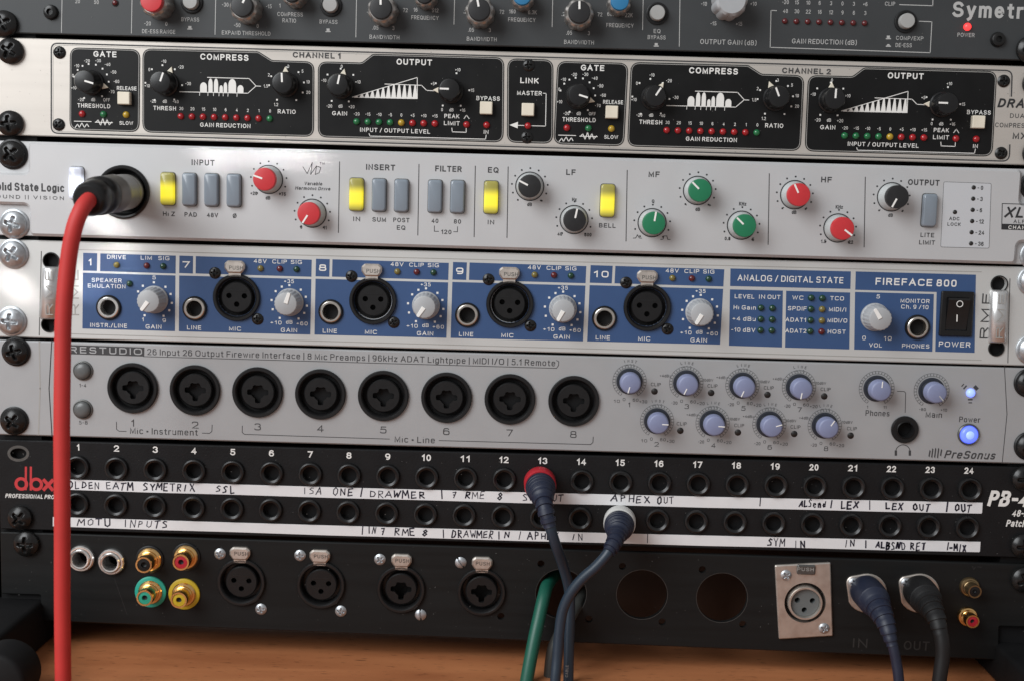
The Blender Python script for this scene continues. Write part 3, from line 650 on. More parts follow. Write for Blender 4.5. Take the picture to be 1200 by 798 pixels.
# ------------------------------------------------------------------ 2. brushed two channel compressor
U2 = Unit('compressor', 'brushed aluminium two channel compressor with black printed fields and small black knobs', 'audio compressor', 61.3, 176.3, -.0012)
plate(U2, rect(U2, r=.6), [], 'brushed_aluminium', 3)
chassis(U2); dust(U2, 160, 2)
for x, y in ((11, 60), (11, 145), (1215, 98), (1215, 180)): mount_screw(U2, x, y, True, 5.7, False)
for x, y in ((70, 62), (69, 146.5), (1176, 95.5), (1173, 180)): small_screw(U2, x, y, 2.75)
# raised double outline
def outline(w, inner):
    q = [(59+inner, 50+inner), (1187-inner, 82+inner), (1183-inner, 190.5-inner), (59+inner, 157-inner)]
    P = rpoly([U2.xz(*a) for a in q], 3.4, 6); i = max(range(len(P)), key=lambda j: P[j][0]-abs(P[j][1])*.0); return P
P = rpoly([U2.xz(*a) for a in ((59.3, 50.2), (1187, 82.5), (1183.5, 190.3), (59.3, 157.3))], 3.4, 6)
def ring_of(P, w, gap=None):
    Q = inset(P, w) if area2(P) > 0 else inset(P[::-1], w); P = P if area2(P) > 0 else P[::-1]; n = len(P); out = []
    for i in range(n):
        j = (i+1) % n
        if gap and gap(P[i], P[j]): continue
        out.append([P[i], P[j], Q[j], Q[i]])
    return out
gx = U2.xz(1150, 130)[0]
def densify(P, step=4):
    out = []
    for a, b in zip(P, P[1:]+P[:1]):
        k = max(1, int(hypot(b[0]-a[0], b[1]-a[1])/step))
        out += [(a[0]+(b[0]-a[0])*i/k, a[1]+(b[1]-a[1])*i/k) for i in range(k)]
    return out
zg0, zg1 = U2.xz(1185, 167)[1], U2.xz(1185, 113)[1]
P = densify(P)
gapf = lambda a, b: a[0] > gx and zg0 < (a[1]+b[1])/2 < zg1
TEXTS.append(dict(u=U2, poly=ring_of(P, .62, gapf), m='ink_dark', part='outline_print', d=0))
TEXTS.append(dict(u=U2, poly=ring_of(inset(P if area2(P) > 0 else P[::-1], 1.0), .22, gapf), m='silk_grey', part='outline_print', d=0))
def field(corners, radii):
    P = rpoly([U2.xz(*a) for a in corners], radii, 6)
    P = [(x+U2.off[0]*0, z) for x, z in P]
    obj('printed_field', MB().prism(P, (), 0, .12).mesh('printed_field', 'black_silk', smooth=False), U2.root)
    Q = inset(P if area2(P) > 0 else P[::-1], .42)
    TEXTS.append(dict(u=U2, poly=ring_of(Q, .26), m='silk_grey', part='field_border', d=.12))
R2 = 4.2
U2.d = 0
def T2(t, x, y, h=4.6, W=None, m='ink_white', bold=None, **k): U2.tx(t, x, y, h, W, m, (-.012 if h < 4 else .004) if bold is None else bold, d=.12, **k)
def drawmer_knob(x, y, tip):
    """cap pixel and pointer tip pixel"""
    h = 9.6
    body = cached('dk', lambda: MB().lathe([(5.6, .12), (5.5, 1.4), (5.0, 1.9), (4.75, h-.8), (4.3, h-.1), (3.9, h), (0, h)], 40).mesh('knob', 'black_satin'))
    o = knob(U2, x, y, tip, h, body, None, k_line(.75, .2, 4.2, h))
    a = cached('dtri', lambda: MB().prism([(-1.7, 4.6), (1.7, 4.6), (0, 7.9)], (), .12, .9, .15).mesh('marker', 'cream_plastic', smooth=False))
    obj('marker', a, o)
def cream_button(x, y):
    s = cached('cb', lambda: MB().box(-2.75, 2.75, -3.2, 0, -2.75, 2.75, .45).mesh('push_button', 'cream_plastic'))
    o = obj('push_button', s, U2.root, U2.loc(x, y))
    obj('bezel', cached('cbz', lambda: MB().box(-3.1, 3.1, -.5, 0, -3.1, 3.1, .3).mesh('bezel', 'black_plastic')), o)
W2 = dict(m='ink_white')
def L2(pts, w=.8): U2.ln(pts, w, 'ink_white', d=.12)
def channel(gate_tips, th, ra, ga, pk):
    field([(82, 56), (164.5, 58.3), (163.5, 155.5), (81.5, 153)], R2)
    field([(167, 57.3), (303, 60.8), (319, 71), (368.5, 72.6), (368, 161), (167, 155.7)], [R2, 3, 3, R2, R2, R2])
    field([(372.5, 72.4), (424, 73.8), (437, 63.6), (591, 67.8), (590, 167.5), (372.5, 161.3)], [R2, 3, 3, R2, R2, R2])
    # gate
    T2('GATE', 123, 64, 6.6, 27, bold=.02); T2('THRESHOLD', 110, 124.5, 4.8, 38.5); T2('RELEASE', 148.5, 104, 4.4, 23); T2('SLOW', 148, 144.7, 4.2, 16)
    for t, x, y in (('-10', 90, 77.5), ('-20', 102, 71.8), ('-30', 115, 71.6), ('-40', 126, 76), ('-50', 133, 85), ('-60', 136.5, 96), ('-70', 131, 108), ('OFF', 125, 117.6), ('dB', 109.3, 117.2), ('-20', 95, 117.2), ('0', 85.5, 89), ('+10', 86.5, 103.5)): T2(t, x, y, 3.7)
    dial2(107, 96.5, 20.5, (-29, -8, 16, 41, 64, 88, 142, -156, -50, -75))
    drawmer_knob(98.5, 95, *gate_tips)
    cream_button(147.3, 116)
    led(U2, 96.5, 134, 1.5, 'led_red'); led(U2, 121.5, 134.5, 1.5, 'led_green'); led(U2, 148, 135, 1.5, 'led_yellow')
    L2([(87, 142.5), (107, 143)], .8); L2([(88, 150), (91, 146), (93, 150), (96, 144.5), (99, 150), (102, 145.5), (104, 149)], .9)
    L2([(111.5, 143.7), (132, 144.3)], .8); L2([(112.5, 144), (115, 141), (118, 147.5), (120.5, 139), (123, 147.5), (125.5, 140.5), (128, 147), (131, 143.5)], .9)
    # compress
    T2('COMPRESS', 263, 67.6, 7, 56.5, bold=.02); T2('THRESH', 193, 127.3, 4.8, 26.5); T2('RATIO', 336, 131.3, 4.9, 21); T2('GAIN REDUCTION', 264, 147.4, 4.8, 59)
    for t, x, y in (('0', 175, 82), ('-10', 192, 72.3), ('-20', 212, 79), ('-30', 220.5, 98.5), ('-40', 206, 119.6), ('-20', 179.5, 119), ('dB', 193.2, 119.2), ('+10', 172.5, 101), ('2', 315, 88.2), ('3', 337.8, 78.3), ('5', 354.5, 84), ('10', 361, 96.5),
                    ('20', 361.3, 108.7), ('1.5', 311.5, 101.3), ('1.2', 323.5, 123)): T2(t, x, y, 3.7)
    U2.ring(347.6, 123.8, 2.1, .9, 'ink_white'); U2.ring(352, 124, 2.1, .9, 'ink_white')
    dial2(192, 99, 21.5, (-40, -4, 37, 92, 145, -150, -88)); dial2(336, 100.3, 20.5, (-62, 0, 42, 80, 113, 146, -147, -92))
    drawmer_knob(187.5, 96.3, *th); drawmer_knob(330.5, 97.3, *ra)
    for i, t in enumerate(('30', '20', '15', '10', '6', '4', '2', '1', '0')):
        T2(t, 212.5+13*i, 127.7+.36*i, 3.7); led(U2, 212+13.02*i, 136.7+.36*i, 1.45, 'led_green' if i == 8 else 'led_red')
    L2([(243, 91.2), (292, 92.6), (300, 101.3), (305.5, 101.6)]); L2([(210.5, 108), (290.5, 109.8), (300, 101.3)])
    for x, w, t in ((238.5, 8, 97), (246.7, 5, 92.5), (253.2, 5, 92.5), (259.2, 4, 100.5), (264.2, 4.2, 97), (272.2, 9, 93), (281.8, 7, 100.3)):
        b = 108.4+(x-238)*.03
        U2.poly([(x-w/2, b)]+[(x-w/2*cos(a), t+(b-t)*.45*(1-sin(a))) for a in [pi*i/10 for i in range(11)]]+[(x+w/2, b)], d=.12)
        L2([(x-w/2-.4, b), (x-w/2-.6, b+4)], .6)
    # output
    T2('OUTPUT', 485.5, 73.3, 6.8, 41.5, bold=.02); T2('GAIN', 398, 133.3, 4.8, 17.5); T2('INPUT / OUTPUT LEVEL', 463, 153.6, 4.8, 82); T2('BYPASS', 572, 115.8, 4.9, 27.5)
    T2('PEAK', 529.5, 136.6, 4.7, 17.5); T2('LIMIT', 529.5, 144.9, 4.8, 18.5); T2('IN', 569.7, 155.2, 4.3, 5.5)
    L2([(543.8, 139.5), (546.8, 135.5), (549.8, 139.7)], .9)
    for t, x, y in (('-10', 379.5, 94.7), ('0', 400.5, 78.3), ('+10', 419.5, 96.5), ('-20', 386, 124.7), ('dB', 399, 124.9), ('+20', 412, 125.6), ('+5', 507, 98.6), ('+10', 536.5, 82.3), ('+15', 552.5, 106.3), ('0', 518, 129), ('dB', 529, 129.2), ('+16', 542, 129.6)): T2(t, x, y, 3.7)
    dial2(399, 101.5, 20, (-50, 0, 48, 150, -150)); dial2(529.5, 106.5, 20.5, (-68, 14, 88, 148, -150))
    drawmer_knob(395.5, 99.5, *ga); drawmer_knob(526.5, 104.7, *pk)
    for i, (t, m) in enumerate((('-20', 'green'), ('-15', 'green'), ('-10', 'green'), ('-5', 'green'), ('0', 'yellow'), ('+5', 'red'), ('+10', 'red'), ('+15', 'red'))):
        T2(t, 418+13.1*i, 134+.34*i, 3.7); led(U2, 418+13.1*i, 143+.34*i, 1.5, 'led_'+m)
    led(U2, 546.8, 146.4, 1.5, 'led_red'); led(U2, 570.3, 147, 1.5, 'led_red')
    L2([(432.5, 157), (433.5, 160), (569, 163.6), (569.8, 158.6)]); L2([(529.5, 150.5), (530, 155), (546.3, 155.6), (546.3, 151)])
    cream_button(570, 127.4)
    L2([(413, 114.3), (489, 91.3), (489, 116)]); L2([(451, 99), (494, 100.5), (500, 106.5), (510, 107)])
    for i in range(12):
        x = 417.5+6.25*i; b = 114.3+.022*(x-413); t = max(114.3-(x-413)*.30, 99.5+(x-451)*.03)
        U2.poly([(x-3, b+.6), (x-.5, t), (x+1.2, t), (x+3, b+.6)], d=.12)
    U2.poly([(413, 114.3), (489, 114.4), (489, 116.4)], d=.12)
def dial2(x, y, r, angs):
    k = U2.mmpx(x, y); c = U2.loc(x, y); q = []
    for a in angs:
        t = radians(90-a); X, Z = c.x+r*k*cos(t), c.z+r*k*sin(t); e = .36
        q.append([(X-e, Z-e), (X+e, Z-e), (X+e, Z+e), (X-e, Z+e)])
    TEXTS.append(dict(u=U2, poly=q, m='ink_white', part='printed_marks', d=.12))
# channel one, then the same layout a fixed distance along the panel
def tips(*t): return [(p,) for p in t]
channel(*tips((110, 98.5), (191.5, 84.5), (330, 85), (398, 88), (514, 104.2)))
T2('CHANNEL 1', 371, 65.3, 6.4, 56, 'ink_dark', .025)
a, b = U2.loc(123, 64), U2.loc(694.3, 80); U2.off = (b.x-a.x, b.z-a.z)
channel(*tips((111, 99), (194, 86), (326, 86), (396, 87.5), (514.5, 104.2)))
U2.off = (0, 0)
T2('CHANNEL 2', 945, 83.7, 6.4, 57, 'ink_dark', .025)
field([(594.5, 69), (648.5, 70.5), (648, 169), (594, 167.5)], R2)
small_screw(U2, 619.5, 77, 2.7); small_screw(U2, 617.5, 161.5, 2.7)
T2('LINK', 620.5, 95, 6.2, 21.5, bold=.02); T2('MASTER', 620.5, 109.6, 4.9, 29)
L2([(636.5, 109.8), (640, 110), (639.3, 148.3), (623, 147.9)]); L2([(614, 147.6), (604, 147.3)])
U2.poly([(597, 147), (607, 143.3), (606.6, 151)], d=.12); cream_button(618.7, 129.3); led(U2, 618.7, 148, 1.5, 'led_red')
U2.tx('DRAWMER', 1170, 121, 10.5, 77, 'ink_black', bold=.035, shear=.25, part='logo_lettering', left=True)
U2.tx('DUAL', 1184, 136, 5.2, 22, 'ink_dark', left=True); U2.tx('COMPRESSOR', 1166.5, 146.8, 5.4, 50, 'ink_dark', left=True); U2.tx('MX30', 1187.5, 159.5, 7.6, 32, 'ink_dark', left=True, bold=.02)

# ------------------------------------------------------------------ 3. silver channel strip with coloured knobs
U3 = Unit('channel_strip', 'silver channel strip with red, green and black capped knobs and lit yellow buttons', 'channel strip', 182, 293.4, .0005)
U3.pw = .16
plate(U3, rect(U3, r=.8), [(144.5, 225.5, 11.6)], 'silver_paint', 3, .4, name='base_panel', d=0)
U3.d = 2.8
x0, x1, hh = U3.xz(33, 220)[0], U3.xz(1195, 250)[0], U3.h/2-.25
za, zb = U3.xz(20, 203)[1], U3.xz(20, 240)[1]
zc, zd = U3.xz(1199, 240)[1], U3.xz(1199, 284)[1]
q = [(x0, hh), (x1, hh), (x1, zc), (241, zc), (241, zd), (x1, zd), (x1, -hh), (x0, -hh), (x0, zb), (-241, zb), (-241, za), (x0, za)]
plate(U3, rpoly(q, 2.6, 6), [(144.5, 225.5, 11.6)], 'silver_paint', 2.8, 1.1)
chassis(U3)
U3.d = 0
for (x, y), k in (((13, 181), True), ((15, 263), False), ((1215, 218), True), ((1215, 300), False)): mount_screw(U3, x, y, k, 5.9, True)
U3.d = 2.8
def T3(t, x, y, h=5.4, W=None, m='ink_dark', bold=.01, **k): U3.tx(t, x, y, h, W, m, bold, **k)
U3.tx('Solid State Logic', -10, 218.5, 9.5, 86, 'ink_dark', .015, part='logo_lettering', left=True)
U3.tx('SOUND || VISION', -12, 230.3, 4.2, 87, 'ink_dark', 0, part='logo_lettering', left=True, sp=1.35)
for t, x, y, h, W in (('INPUT', 238, 191, 6.8, 27), ('INSERT', 446, 196.5, 6.8, 34), ('FILTER', 525.5, 198.3, 6.8, 31), ('EQ', 578, 199.7, 6.6, 12.5), ('LF', 669, 202.3, 6.6, 11), ('MF', 766.5, 204.7, 6.6, 13), ('HF', 968.5, 211, 6.6, 12.5), ('OUTPUT', 1082.5, 214.3, 6.8, 37)): T3(t, x, y, h, W, bold=.018)
for t, x, y, W in (('Hi Z', 198, 251, 14), ('PAD', 223.5, 251.8, 14.5), ('48V', 249, 252.5, 13), ('\u00d8', 275, 253.3, 4.5), ('IN', 418, 257, 8), ('SUM', 444.3, 257.7, 16), ('POST', 470.3, 258.3, 19), ('EQ', 470, 267.2, 10), ('40', 509.7, 259.2, 8), ('80', 536, 260, 8.5),
                   ('120', 523, 272.2, 12), ('IN', 575.3, 260.8, 7.5), ('BELL', 711.7, 264.7, 19.5), ('LITE', 1086.7, 275.8, 16), ('LIMIT', 1086.3, 284.5, 18.5)): T3(t, x, y, 5.2, W)
for t, x, y in (('+20', 297.5, 227), ('dB', 314, 232.3), ('+75', 331, 228), ('0', 353, 266.5), ('11', 381, 267.3), ('dB', 620.5, 240), ('-', 607, 235), ('+', 635, 235.7), ('Hz', 673, 234.3), ('40', 656, 274.6), ('600', 689, 275.5), ('Q', 765.3, 236.3), ('dB', 817.6, 245.7),
                ('-', 804, 240.5), ('+', 832, 241), ('KHz', 870.3, 239.3), ('0.3', 852.5, 280), ('5', 882.5, 281), ('dB', 930.5, 249.2), ('-', 918, 243.5), ('+', 945, 244.3), ('KHz', 983.5, 243), ('1.5', 965, 283.3), ('22', 997, 284.2), ('dB', 1043.5, 252.7), ('-', 1031, 246.3), ('+', 1058, 247.3)): T3(t, x, y, 4.2, bold=.02)
for a in ((398, 190, 273), (491, 193, 276), (557, 195, 278), (595.5, 196, 279), (735, 200, 283), (901.5, 204, 287), (1014, 208, 290)): U3.ln([(a[0], a[1]), (a[0]-1.4, a[2])], 1.0, 'ink_dark')
U3.ln([(509, 265), (509, 271.5), (514, 271.6)], .8, 'ink_dark'); U3.ln([(531.5, 272), (536, 272.1), (536.2, 266)], .8, 'ink_dark')
U3.ln([(355, 196), (360, 204), (366, 191), (364, 205), (371, 195), (369.5, 205), (374, 203), (376, 197), (371, 195)], .8, 'ink_dark'); U3.tx('TM', 377.5, 192, 2.6, 6, 'ink_dark')
T3('Variable', 367, 215.7, 4.0, 21, shear=.2); T3('Harmonic Drive', 366.5, 221.3, 4.0, 41, shear=.2)
U3.ln([(742, 279.5), (745, 279.3), (747, 275.5), (749, 279.3), (752, 279.6)], .8, 'ink_dark'); U3.ln([(774, 281), (777, 280.8), (778, 277), (781.5, 277), (782.5, 281), (785.5, 281.2)], .8, 'ink_dark')
def soft_button(x, y, m):
    def f():
        b = MB(); n = 20; w, hz = 3.1, 7.2
        out = rpoly([(-w, -hz), (w, -hz), (w, hz), (-w, hz)], [1.5]*4, 6)
        for s_, h in ((1, 0), (1, 1.6), (.93, 2.2), (.78, 2.45)):
            for px_, pz_ in out: b.v.append((px_*s_ if s_ < 1 else px_, -h-(.35*(1-(pz_/hz)**2)), pz_*(1-(1-s_)*.45)))
        k = len(out)
        for j in range(3):
            for i in range(k): b.f.append((j*k+i, j*k+(i+1) % k, (j+1)*k+(i+1) % k, (j+1)*k+i))
        b.f.append(tuple(range(3*k, 4*k)))
        return b.mesh('push_button', m, angle=60)
    o = obj('push_button', cached(('soft', m), f), U3.root, U3.loc(x, y))
    obj('bezel', cached('softbz', lambda: MB().prism(rpoly([(-3.4, -7.5), (3.4, -7.5), (3.4, 7.5), (-3.4, 7.5)], 1.6, 6), (), 0, .12).mesh('bezel', 'gunmetal')), o)
    return o
for x, y, m in ((197.3, 221.7, 1), (222.6, 222.5, 0), (248.5, 223, 0), (274.6, 223.7, 0), (418, 228.3, 1), (444.6, 229, 0), (470.7, 229.7, 0), (510, 230.5, 0), (536.3, 231, 0), (575.5, 231.7, 1), (711.8, 235.5, 1), (1088.3, 247, 0)):
    soft_button(x, y, 'button_yellow_lit' if m else 'smoke_button')
soft_button(90.5, 215, 'button_white_lit')
H3 = 9.4
def ssl_knob(x, y, tip, cap):
    """cap pixel; collar stands on the panel, cap on the collar"""
    body = cached('sslb', lambda: MB().lathe([(6.0, 0), (5.9, .7), (5.5, 1.4), (5.15, H3-3), (5.0, H3-2.6)], 40).mesh('knob', 'collar_grey'))
    o = knob(U3, x, y, tip, H3, body, cached(('sslc', cap), lambda: MB().lathe([(5.05, H3-3), (5.05, H3-.6), (4.8, H3-.1), (4.4, H3), (0, H3)], 40).mesh('cap', 'cap_'+cap)), k_line(.75, .9, 5.0, H3))
    p = U3.loc(x, y, U3.d+H3); k = U3.mmpx(x, y)
    c0 = (p.x, p.z)
    q = []
    for i in range(44):
        t0, t1 = 2*pi*i/44, 2*pi*(i+1)/44
        q.append([(c0[0]+R*cos(t), c0[1]+R*sin(t)) for R, t in ((6.05, t0), (6.5, t0), (6.5, t1), (6.05, t1))])
    for a in range(-140, 141, 28):
        t = radians(90-a); q.append(circ(c0[0]+8.0*cos(t), c0[1]+8.0*sin(t), .42, 10))
    TEXTS.append(dict(u=U3, poly=q, m='ink_black', part='dial_print', d=U3.d))
for x, y, tip, c in ((309.5, 210.5, (297, 206), 'red'), (361.5, 250.7, (354, 262.5), 'red'), (620.7, 218.6, (608, 212), 'black'), (673.5, 258.3, (676.5, 245), 'black'), (766.5, 262, (768.8, 249), 'green'), (820.7, 223.6, (811, 213.5), 'green'),
                     (873, 265, (863.5, 255.5), 'green'), (936.5, 228.7, (931, 216), 'red'), (988, 268.3, (1000, 277.5), 'red'), (1052, 231.2, (1045, 243.8), 'black')): ssl_knob(x, y, tip, c)
# level meter field
P = rpoly([U3.xz(*a) for a in ((1105.7, 213.3), (1161.7, 215.2), (1159.2, 291.5), (1102, 290))], .8, 3)
obj('meter_field', MB().prism(P, (), 0, .05).mesh('meter_field', 'meter_silver', smooth=False), U3.root, (0, -U3.d, 0))
TEXTS.append(dict(u=U3, poly=ring_of(P, .16), m='ink_dark', part='printed_marks', d=U3.d+.05))
for i, t in enumerate(('- 0', '- 3', '- 6', '- 12', '- 24', '- 36')):
    x, y = 1141-.62*i, 220.2+13.1*i; led(U3, x, y, 1.0, 'led_black'); U3.tx(t, x+5, y+.3, 5, None, 'ink_dark', .01, left=True, d=U3.d+.05)
led(U3, 1119, 249, 1.0, 'led_black'); U3.tx('ADC', 1118.3, 256.6, 4, 12, 'ink_dark', .01, d=U3.d+.05); U3.tx('LOCK', 1118, 263.2, 4, 15.5, 'ink_dark', .01, d=U3.d+.05)
U3.ln([(1222, 240.5), (1174.5, 239), (1173.8, 268.5)], .9, 'ink_black'); U3.poly([(1173.6, 262.6), (1222, 264), (1221.8, 271), (1173.4, 269.4)], 'ink_black', part='name_plate')
U3.tx('XLogic', 1178, 249, 12.5, 60, 'ink_black', .015, .3, left=True, part='logo_lettering'); U3.tx('ALPHA', 1188, 259.8, 4.2, 24, 'ink_dark', left=True, sp=1.2, part='logo_lettering'); U3.tx('CHANNEL', 1182, 266.7, 4.2, 34, 'ink_white', left=True, sp=1.15, d=U3.d+.08, part='logo_lettering')
# big socket behind the plug
xs = MB().lathe([(12.0, .1), (11.9, 1.0), (11.4, 1.4), (10.6, 1.3), (10.2, .4), (9.8, -1), (9.4, -9), (0, -9)], 52)
obj('combo_socket', xs.mesh('combo_socket', 'black_satin'), U3.root, U3.loc(144.5, 225.5))

# ------------------------------------------------------------------ 4. blue fronted interface
U4 = Unit('audio_interface', 'silver rack interface with blue printed fields, four microphone sockets and a black rocker switch', 'audio interface', 297.3, 411.9, .0025)
CH = [(277.5, 348.8), (437, 352.3), (597.7, 356.3), (758.3, 360.2)]
jk = [(228.4, 361.7), (388.5, 365.7), (548.5, 370), (709.5, 374.4)]
KX, KJ = 8.6, 4.55
plate(U4, rect(U4, r=.5), [(x, y, KX) for x, y in CH]+[(x, y, KJ) for x, y in jk]+[(127.6, 360.6, KJ), (1074.7, 383.5, KJ)]+[(60, 306, 3.4), (57.5, 380.5, 3.2), (1171, 333.3, 3.3), (1167.5, 408, 3.2)], 'satin_silver', 3, .5)
chassis(U4)
for (x, y), k in (((14, 297), False), ((12, 377), False), ((1212, 330), False), ((1210, 410), False)): mount_screw(U4, x, y+ (1 if y < 300 else 0), k, 5.9, True)
def blue(c, holes=()):
    P = [U4.xz(*a) for a in c]
    obj('blue_field', MB().prism(P, [circ(*U4.xz(x, y), r, 30) for x, y, r in holes], 0, .06).mesh('blue_field', 'blue_print', smooth=False), U4.root)
def T4(t, x, y, h=4.6, W=None, bold=.006, **k): U4.tx(t, x, y, h, W, 'ink_white', bold, d=.06, **k)
U4.wf = 1.3; U4.sq = 3.4; U4.pw = .135
blue([(97.5, 296.7), (114, 297.2), (113.6, 318), (97.3, 317.5)]); blue([(117.6, 297.4), (206, 300), (205.7, 321), (117.3, 318.2)])
blue([(97.2, 320), (205.6, 323.3), (205, 388.3), (96.6, 385.2)], [(127.6, 360.6, KJ)])
def put7(fn):
    a = U4.loc(*CH[0]); b = U4.loc(*CH[3])
    for i in range(4):
        U4.off = ((b.x-a.x)*i/3, (b.z-a.z)*i/3); fn(i)
    U4.off = (0, 0)
GT = [(329, 363), (487.5, 374), (645, 377), (807, 382)]
def ch7(i):
    e = 9.5 if i == 3 else 0
    blue([(210.3, 300), (226.3+e, 300.5+e*.03), (226+e, 321+e*.03), (210, 320.5)]); blue([(229.5+e, 300.6+e*.03), (365.3, 304.8), (364.9, 324.8), (229.2+e, 320.9+e*.03)])
    blue([(210, 323.3), (364.8, 327.6), (363.6, 392.2), (209.6, 388.4)], [(*jk[0], KJ), (*CH[0], KX)])
    T4('789'[i] if i < 3 else '10', 218.2+e/2, 310.4, 7.6, 8.5 if i < 3 else 17, bold=.022)
    T4('48V', 305, 306.3, 4.6, 15); T4('CLIP', 327.7, 307, 4.6, 17); T4('SIG', 347.3, 307.5, 4.6, 13)
    for x, y, m in ((305.5, 314.8, 'amber'), (328, 315.2, 'dark_red'), (347.6, 315.8, 'dark_green')): led(U4, x, y, 1.45, 'led_'+m)
    jack(U4, *jk[0], 5.6, 4.75, 3.4, 'nickel')
    xlr(U4, *CH[0], 10.7)
    latch(U4, 276, 313, 9.2, 5.6)
    for x, y in ((252, 320.2), (302, 374)): small_screw(U4, x, y, 2.65)
    T4('LINE', 227.5, 384, 4.8, 16.5); T4('MIC', 275.5, 385.3, 4.8, 14); T4('GAIN', 338.7, 387, 4.8, 19)
    T4('+35', 338.6, 330, 4.4, 11.5); T4('+10', 323.5, 378.2, 4.3, 13); T4('dB', 339, 377.6, 4.3, 7.5); T4('+60', 354, 379.3, 4.3, 13)
    c = U4.loc(339, 355.5); q = []
    for a in (-148, -112, -82, -50, -25, 0, 40, 68, 97, 122, 148):
        t = radians(90-a); X, Z = c.x+8.1*cos(t), c.z+8.1*sin(t); q.append([(X-.46, Z-.46), (X+.46, Z-.46), (X+.46, Z+.46), (X-.46, Z+.46)])
    if True: TEXTS.append(dict(u=U4, poly=q, m='ink_white', part='printed_marks', d=.06))
H4 = 10
def rme_body():
    n = 60; b = MB(); rr = []
    for R, h, f in ((6.3, 0, 0), (6.25, 1.2, 0), (5.9, 1.6, .05), (5.35, H4-1.2, .05), (4.9, H4-.2, .02), (4.5, H4, 0)):
        c = len(b.v); b.v += [(R*(1-f*(i % 3 == 0))*cos(2*pi*i/n), -h, R*(1-f*(i % 3 == 0))*sin(2*pi*i/n)) for i in range(n)]; rr.append(c)
    for a, c in zip(rr, rr[1:]):
        for i in range(n): b.f.append((a+i, a+(i+1) % n, c+(i+1) % n, c+i))
    b.f.append(tuple(range(rr[-1], rr[-1]+n))); return b.mesh('knob', 'grey_plastic')
def rme_ptr(): return MB().prism([(-.95, .2), (.95, .2), (.75, 4.9), (.35, 5.25), (-.35, 5.25), (-.75, 4.9)], (), H4-.1, H4+.35, .1).mesh('pointer', 'white_line', smooth=False)
rb, rp = rme_body(), rme_ptr()
def rme_knob(x, y, tip): knob(U4, x, y, tip, H4, rb, None, rp)
put7(ch7)
for x, y, t in ((334.6, 356.5, (339, 343)), (497, 360.3, (488.5, 372.5)), (660.2, 364.2, (653, 377)), (822.8, 368.5, (815, 381))): rme_knob(x, y, t)
rme_knob(173.3, 353.4, (164, 366)); rme_knob(1032, 374.2, (1026, 364))
T4('1', 105.6, 307.5, 7.6, 6, bold=.022); T4('DRIVE', 136.5, 301.6, 4.6, 22); T4('LIM', 171.5, 302.5, 4.6, 13); T4('SIG', 192, 303, 4.6, 13)
for x, y, m in ((136.8, 310.8, 'amber'), (172, 311.6, 'dark_red'), (191.4, 312.3, 'dark_green'), (152, 332.6, 'dark_green')): led(U4, x, y, 1.45, 'led_'+m)
T4('SPEAKER', 125, 328.8, 4.6, 35); T4('EMULATION', 125, 335.6, 4.6, 44)
jack(U4, 127.6, 360.6, 5.7, 4.8, 3.4, 'chrome'); T4('INSTR./LINE', 127.3, 381.5, 4.7, 43); T4('GAIN', 180, 383, 4.8, 18.5)
T4('5', 180.5, 325.6, 4.3, 4); T4('1', 167.5, 374.6, 4.3, 2.5); T4('9', 192.5, 375.6, 4.3, 4)
U4.dots(180.5, 352.3, 21, (-148, -62, -38, 0, 40, 68, 97, 122, 148), 2.4, square=True)
blue([(856, 315), (997, 318.5), (996.5, 339), (855.6, 335.6)]); blue([(855.4, 339.5), (917.4, 341), (916.3, 407), (854.2, 405)]); blue([(921.3, 341.2), (996.2, 343.2), (995.2, 409.3), (920, 407.2)])
T4('ANALOG / DIGITAL STATE', 926.3, 327.3, 7.2, 124)
for t, x, y, W in (('LEVEL', 872.5, 347.7, 23), ('IN', 893, 348.1, 7), ('OUT', 907, 348.4, 15), ('Hi Gain', 872.7, 360.7, 26), ('+4 dBu', 872, 373.8, 27), ('-10 dBV', 871, 386.7, 28),
                   ('WC', 935, 349.2, 13), ('SPDIF', 934.2, 361.8, 22), ('ADAT1', 932.5, 375, 24), ('ADAT2', 932.5, 387.8, 24.5), ('TCO', 981, 350, 16), ('MIDI/I', 981.5, 363, 20), ('MIDI/O', 981.3, 375.7, 23), ('HOST', 980.5, 388.8, 21)): T4(t, x, y, 4.8, W)
for x, y, m in ((891.6, 361, 'g'), (905, 361.4, 'g'), (891.4, 374, 'g'), (904.7, 374.4, 'g'), (891.1, 387, 'g'), (904.3, 387.3, 'g'), (950.5, 349.3, 'g'), (963.5, 349.7, 'g'), (950.1, 362.3, 'g'), (963.3, 362.6, 'a'), (949.7, 375.4, 'g'), (963, 375.7, 'a'), (949.3, 388.2, 'g'), (962.6, 388.5, 'r')):
    led(U4, x, y, 1.5, {'g': 'led_dark_green', 'a': 'led_amber', 'r': 'led_dark_red'}[m])
blue([(1002.8, 318.5), (1143.6, 322.3), (1142, 413.3), (1096, 412), (1097.6, 342.6), (1002.2, 340)]); blue([(1002, 342.5), (1094.3, 345), (1092.5, 412), (1001, 409.5)], [(1074.7, 383.5, KJ)])
T4('FIREFACE 800', 1073.5, 331.2, 8.2, 95, bold=.022)
for t, x, y, W in (('MONITOR', 1072.3, 353, 34), ('Ch. 9 /10', 1072, 360, 32), ('VOL', 1026, 404.4, 15), ('PHONES', 1073, 405.4, 32), ('5', 1029, 347.8, 4), ('0', 1012.5, 396, 4), ('10', 1040.3, 396.6, 9)): T4(t, x, y, 4.7, W)
T4('POWER', 1118.7, 403.5, 6.2, 37)
U4.dots(1028, 373.5, 21, (-142, -118, -95, -62, -35, 0, 38, 65, 92, 118, 142), 2.4, square=True)
jack(U4, 1074.7, 383.5, 5.6, 4.7, 3.5, 'nickel')
c = U4.loc(1120.3, 368)
